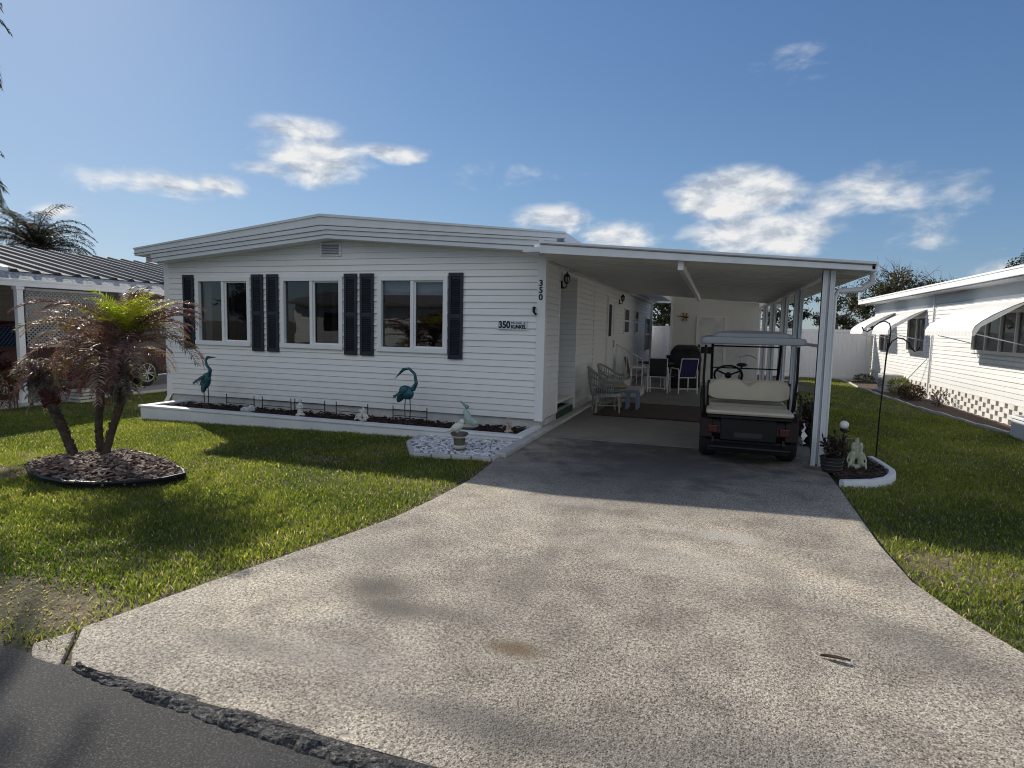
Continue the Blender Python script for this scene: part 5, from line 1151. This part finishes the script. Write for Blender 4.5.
mb = MB(); mb.ell((X,4.32,.92), (.11,.14,.04)); mb.tube([(X,4.35,.9),(X,4.36,.80)], .014, 6); mb.build('saddle', BLACK, bk, smooth=True)
mb = MB(); mb.tube([(X-.14,4.5,.25),(X+.14,4.5,.43)], .012, 6); mb.box(X-.2,X-.12,4.46,4.54,.23,.25); mb.box(X+.12,X+.2,4.46,4.54,.43,.45); mb.build('pedal', BLACK, bk)

# ------------------------------------------------------------------ carport furniture
RG = thing('outdoor_rug', 'dark reddish brown woven rug lying across the carport slab', 'rug', (1.4,3.1,0))
mb = MB(); mb.box(.42,2.42,2.05,4.15,.0045,.018); mb.build('mat', RUG, RG); mb = MB(); mb.box(.41,2.43,2.03,2.09,.0047,.022); mb.box(.41,2.43,4.11,4.17,.0047,.022); mb.build('border', M('rug_border',(.05,.025,.02),.95,.3,30), RG)
WICK = M('grey_wicker', (.36,.35,.32), .8, .25, 30, .5, 120); BLUEC = M('blue_cushion', (.13,.20,.23), .9, .12, 20); TANC = M('tan_cushion', (.36,.30,.22), .9, .12, 20)
def wicker(label, loc, rz, cush):
    T = thing('wicker_chair', label, 'chair', (0,0,0)); mb = MB(); n_ = 26
    def bk_(a): return Vector((-.02+.30*math.cos(a), .31*math.sin(a), 0))
    for i in range(n_+1):
        a = R_(70 + 220*i/n_); h = .62 + .22*max(0, math.cos(a-math.pi))**1.2; p = bk_(a); mb.tube([p*.9+Vector((0,0,.36)), p*1.03+Vector((0,0,(.36+h)/2)), p*1.1+Vector((0,0,h))], .009, 5)
    for fz in (0,.35,.7,1.): mb.tube([bk_(R_(70+220*i/n_))*(.9+.2*fz) + Vector((0,0,.36+fz*(.26+.22*max(0,math.cos(R_(70+220*i/n_)-math.pi))**1.2))) for i in range(n_+1)], .022 if fz == 1 else .012, 7)
    mb.build('woven_back', WICK, T, smooth=True)
    mb = MB(); mb.lathe([(.25,.30),(.29,.31),(.29,.36),(.25,.37)], (0,0,0), 20); mb.build('seat', WICK, T)
    for x, y in ((.2,.2),(.2,-.2),(-.2,.2),(-.2,-.2)): MB().tube([(x,y,.33),(x*1.12,y*1.12,0)], [.022,.018], 7).build('leg', WICK, T, smooth=True)
    mb = MB(); mb.tube([(.21,.21,.14),(.21,-.21,.14),(-.21,-.21,.14),(-.21,.21,.14)], .011, 6, closed=True); mb.build('stretcher', WICK, T)
    mb = MB(); mb.ell((0.02,0,.41), (.27,.27,.06), 18, 8); mb.build('cushion', cush, T, smooth=True); T.location = loc; T.rotation_euler.z = rz; return T
wicker('grey wicker tub chair with a dusty blue seat cushion nearest the driveway', (.55,2.55,.018), R_(20), BLUEC)
wicker('grey wicker tub chair with a tan seat cushion behind the blue-cushioned one', (.55,3.55,.018), R_(-10), TANC)
tb = thing('side_table', 'small pale blue plastic side table beside the wicker chairs', 'side table', (.98,3.25,.018)); PB = M('pale_blue_plastic',(.20,.26,.36),.5,.05)
mb = MB(); mb.box(.82,1.10,3.08,3.42,.34,.37); mb.build('table_top', PB, tb, bevel=.01)
for x, y in ((.85,3.11),(1.05,3.11),(.85,3.37),(1.05,3.37)): MB().box(x,x+.05,y-.02,y+.03,.018,.34).build('leg', PB, tb, bevel=.006)
NAVY = M('navy_sling', (.018,.022,.09), .9, .1, 20); CHAR = M('charcoal_sling', (.035,.037,.04), .9, .1, 30); PEACH = M('peach_fabric', (.35,.22,.16), .9, .15, 20)
def patio(label, loc, rz, fab, tall=.88):
    T = thing('patio_chair', label, 'chair', (0,0,0), None); F = WHITEP
    for s in (-1,1):
        mb = MB(); mb.tube([(s*.25,.26,0),(s*.25,.25,.58),(s*.25,.20,.62),(s*.25,-.22,.62),(s*.25,-.25,.58),(s*.25,-.27,0)], .018, 8); mb.build('side_frame', F, T, smooth=True)
        mb = MB(); mb.tube([(s*.22,-.20,.40),(s*.22,-.27,.62),(s*.22,-.33,tall)], .015, 8); mb.build('back_upright', F, T, smooth=True)
    for a, b in (((-.25,.24,.40),(.25,.24,.40)),((-.25,-.22,.40),(.25,-.22,.40)),((-.25,-.265,.12),(.25,-.265,.12)),((-.22,-.33,tall),(.22,-.33,tall))): MB().tube([a,b], .014, 8).build('cross_bar', F, T, smooth=True)
    mb = MB(); mb.box(-.23,.23,-.21,.25,.405,.45); mb.build('seat', fab, T, bevel=.015)
    mb = MB(); a = Vector((0,-.235,.45)); b = Vector((0,-.335,tall-.005)); mb.obb((a+b)/2, (.42,.035,(b-a).length), Matrix.Rotation(math.atan2(.1,tall-.455),3,'X')); mb.build('backrest', fab, T, bevel=.012)
    T.location = loc; T.rotation_euler.z = rz; return T
patio('white framed patio chair with charcoal sling back turned to the camera', (1.12,7.0,.004), R_(4), CHAR)
patio('white framed patio chair with navy cushions nearest the black grill cover', (1.75,7.15,.004), R_(28), NAVY)
patio('white framed patio chair with navy back on the far side of the table', (1.35,8.6,.004), R_(175), NAVY)
patio('white framed patio chair with peach backrest beside the house steps', (.62,6.95,.004), R_(-70), PEACH)
dt = thing('patio_table', 'round patio table with dark top between the patio chairs', 'table', (.98,7.8,.004)); mb = MB(); mb.lathe([(.46,.69),(.48,.70),(.48,.72),(.46,.73),(.01,.732)], (.98,7.8,0), 28); mb.build('table_top', CHAR, dt)
for a in (45,135,225,315): MB().tube([(.98+.36*math.cos(R_(a)),7.8+.36*math.sin(R_(a)),.69),(.98+.40*math.cos(R_(a)),7.8+.40*math.sin(R_(a)),.004)], .016, 8).build('leg', WHITEP, dt, smooth=True)
gr = thing('covered_grill', 'barbecue grill under a black fitted cover in front of the shed', 'grill', (1.72,8.55,.004)); mb = MB()
lv = [(.40,.30,.05),(.40,.30,.70),(.42,.31,.78),(.40,.29,1.0),(.30,.20,1.16),(.22,.14,1.20)]; vs = []
for hx, hy, z in lv: vs += [(1.72+hx*sx*(1+.02*math.sin(z*9+sx*2)), 8.55+hy*sy, z) for sx, sy in ((-1,-1),(-.3,-1.08),(.3,-1.08),(1,-1),(1,1),(-1,1))]
mb.add(vs, [(i*6+j,i*6+(j+1)%6,(i+1)*6+(j+1)%6,(i+1)*6+j) for i in range(5) for j in range(6)] + [tuple(range(5,-1,-1)), tuple(30+j for j in range(6))]); mb.build('cover', M('black_cover',(.012,.012,.014),.5,.3,6,.4,14), gr, smooth=True, bevel=.02)
for sx in (-.33,.33): MB().tube([(1.72+sx-.02,8.4,.055),(1.72+sx+.02,8.4,.055)], .05, 12).build('caster', RUBBER, gr)
lf = thing('fallen_leaf', 'dry brown leaf lying on the driveway', 'leaf', (3.13,-5.7,.004)); mb = MB(); vs = []
for i in range(7):
    s = i/6; wv_ = .018*math.sin(math.pi*(.08+.9*s)); x = 3.07+.13*s; yy = -5.69-.02*s; vs += [(x,yy-wv_,.012+.012*math.sin(s*3)),(x,yy,.005+.01*s),(x,yy+wv_,.014+.01*s)]
mb.add(vs, [(i*3+j,(i+1)*3+j,(i+1)*3+j+1,i*3+j+1) for i in range(6) for j in range(2)]); mb.build('blade', M('dry_leaf',(.07,.035,.02),.8), lf, smooth=True)

# ------------------------------------------------------------------ across the street (mirrored in the windows)
oh = thing('house_across_street', 'pale house across the street mirrored in the front windows', 'house', (-14,-25,0))
mb = siding(MB(), (0,-22,0), (1,0,0), (0,1,0), -22, -8, .3, 2.7, [(-20,-18.6,1.1,2.2),(-13,-11.4,1.1,2.2)], .15); mb.box(-22,-8,-30,-29.9,0,2.7); mb.box(-22,-21.9,-29.9,-22.05,0,2.7); mb.box(-8.1,-8,-29.9,-22.05,0,2.7); mb.build('wall', SIDE2, oh)
mb = MB(); mb.prism([(-21.4,2.6),(-26,3.5),(-30.6,2.6),(-30.6,2.75),(-26,3.68),(-21.4,2.75)], 'x', -22.5, -7.5); mb.build('roof', M('grey_shingle',(.16,.16,.17),.9,.3,10), oh)
mb = MB(); mb.box(-20,-18.6,-22.08,-22.04,1.1,2.2); mb.box(-13,-11.4,-22.08,-22.04,1.1,2.2); mb.build('window', BLACK, oh)
for i, (x, y) in enumerate(((-27,-24),(-4,-25),(-33,-22))):
    tree('street_tree', ['broad green tree left of the house across the street','dark green tree right of the house across the street','far green tree down the opposite side of the street'][i], (x,y,-.1), 2., [((x,y,3.0),(1.8,1.5,1.2)),((x+1.2,y,2.4),(1.4,1.2,1.)),((x-1.2,y,2.5),(1.4,1.2,1.))], 2200, .28, PINE)

# ------------------------------------------------------------------ grass
def grass(name, label, boxes, accept, bald):
    X = []; 
    for (x0, x1, y0, y1, dens) in boxes:
        n = int((x1-x0)*(y1-y0)*dens); X.append(np.stack([rng.uniform(x0,x1,n), rng.uniform(y0,y1,n)], 1))
    X = np.concatenate(X); keep = np.zeros(len(X), bool); nz_ = np.zeros(len(X)); gz_ = np.zeros(len(X)); dead_ = np.zeros(len(X), bool)
    for i, (x, y) in enumerate(X):
        if not accept(x, y): continue
        v = mnoise.noise(Vector((x*.9, y*.9, 4))) + .5*mnoise.noise(Vector((x*3.1, y*3.1, 7))); nz_[i] = v
        bb = bald(x, y, v); u_ = rng.random()
        if u_ < bb*.72: continue
        dead_[i] = u_ < bb*1.15 and bb > .3
        keep[i] = True; gz_[i] = ground_z(x, y)
    X = X[keep]; nz_ = nz_[keep]; gz_ = gz_[keep]; dead_ = dead_[keep]; n = len(X)
    ang = rng.uniform(0, 2*np.pi, n); h = rng.uniform(.018,.046,n) * (1 + .35*nz_); w_ = rng.uniform(.004,.009,n); la = rng.uniform(0,2*np.pi,n); ln_ = h * rng.uniform(.2,1.1,n); ln_[dead_] *= 1.3; h[dead_] *= .45
    dx, dy = np.cos(ang)*w_/2, np.sin(ang)*w_/2; z0 = gz_ - .03
    V = np.zeros((n,5,3)); 
    V[:,0] = np.stack([X[:,0]-dx, X[:,1]-dy, z0],1); V[:,1] = np.stack([X[:,0]+dx, X[:,1]+dy, z0],1)
    mxx, myy = X[:,0]+np.cos(la)*ln_*.35, X[:,1]+np.sin(la)*ln_*.35
    V[:,2] = np.stack([mxx+dx, myy+dy, z0+h*.65],1); V[:,3] = np.stack([mxx-dx, myy-dy, z0+h*.65],1); V[:,4] = np.stack([X[:,0]+np.cos(la)*ln_, X[:,1]+np.sin(la)*ln_, z0+h],1)
    base = np.arange(n)*5; loops = np.empty((n,7), np.int32)
    for k, o in enumerate((0,1,2,3,3,2,4)): loops[:,k] = base+o
    me = bpy.data.meshes.new(name); me.vertices.add(n*5); me.vertices.foreach_set('co', V.ravel()); me.loops.add(n*7); me.loops.foreach_set('vertex_index', loops.ravel())
    me.polygons.add(n*2); ls = np.empty((n,2), np.int32); ls[:,0] = np.arange(n)*7; ls[:,1] = ls[:,0]+4; me.polygons.foreach_set('loop_start', ls.ravel())
    me.update(calc_edges=True); me.validate()
    t_ = np.clip(.45 + nz_*.5 + rng.normal(0,.22,n), 0, 1)[:,None]
    ca, cb_, cd = np.array([.066,.112,.015]), np.array([.28,.31,.06]), np.array([.50,.42,.23])
    colr = ca*(1-t_) + cb_*t_; dm = (rng.random(n) < .10) | dead_; colr[dm] = cd*rng.uniform(.6,1.2,(dm.sum(),1)); colr *= rng.uniform(.75,1.25,(n,1))
    cc = np.ones((n,7,4)); cc[:,:,:3] = colr[:,None,:]; at = me.color_attributes.new('Col','FLOAT_COLOR','CORNER'); at.data.foreach_set('color', cc.ravel())
    me.materials.append(GRASSM); o = bpy.data.objects.new(name, me); C.objects.link(o); tag(o, label, 'grass', kind='stuff')
def accL(x, y):
    if y < -6.98 + .06*mnoise.noise(Vector((x*2,0,1))): return False
    if x > drive_x(y, 0) - .03: return False
    if y > -1.03 and x > -7.15: return False
    if y > 0 and x > -7.62: return False
    if x < -10.75 and y > -3: return False
    if -1.56 < x < .1 and y > -2.26 and inpoly(x, y, [(-1.56,-1.0),(-1.5,-1.6),(-1.05,-2.28),(.2,-2.2),(.2,-1.0)]): return False
    return not inpoly(x, y, BED)
def baldL(x, y, v):
    b = .9 if v > .75 else (.45 if v > .5 else .08)
    d = math.hypot((x+1.15)/.95, (y+6.66)/.40)
    if d < 1: b = max(b, .93*(1-d**3))
    d = math.hypot((x+4.95)/.5, (y+4.6)/.35)
    if d < 1: b = max(b, .85)
    d = math.hypot((x+2.0)/.32, (y+2.75)/.16)
    if d < 1: b = max(b, .8)
    if abs(x - drive_x(y,0)) < .07: b = max(b, .75)
    elif abs(x - drive_x(y,0)) < .16: b = max(b, .4)
    if y < -6.6: b = max(b, .6)
    return b
grass('lawn_grass', 'green lawn of the left front yard with bare sandy patches', [(-8,.2,-7,-4,5200),(-10.8,.1,-4,-1,3600),(-10.8,-7.2,-1,6,1500),(-16,-8,-7,-4,900)], accL, baldL)
def accR(x, y): 
    if x < drive_x(y,1) + .03 or y < -6.95: return False
    if y > 1.4 and x > ex(y) - .02: return False
    return not (y > -1.9 and y < -.1 and x < 4.58 and inpoly(x, y, RB+[(3.7,-.1),(3.7,-1.9)]))
grass('side_lawn_grass', 'green side lawn between the driveway and the right neighbour', [(3.7,7.6,-7,0,4200),(3.7,7.6,0,6,2600),(3.75,7.0,6,15.9,1300)], accR, lambda x, y, v: .75 if v > .7 else (.4 if v > .45 else .08))
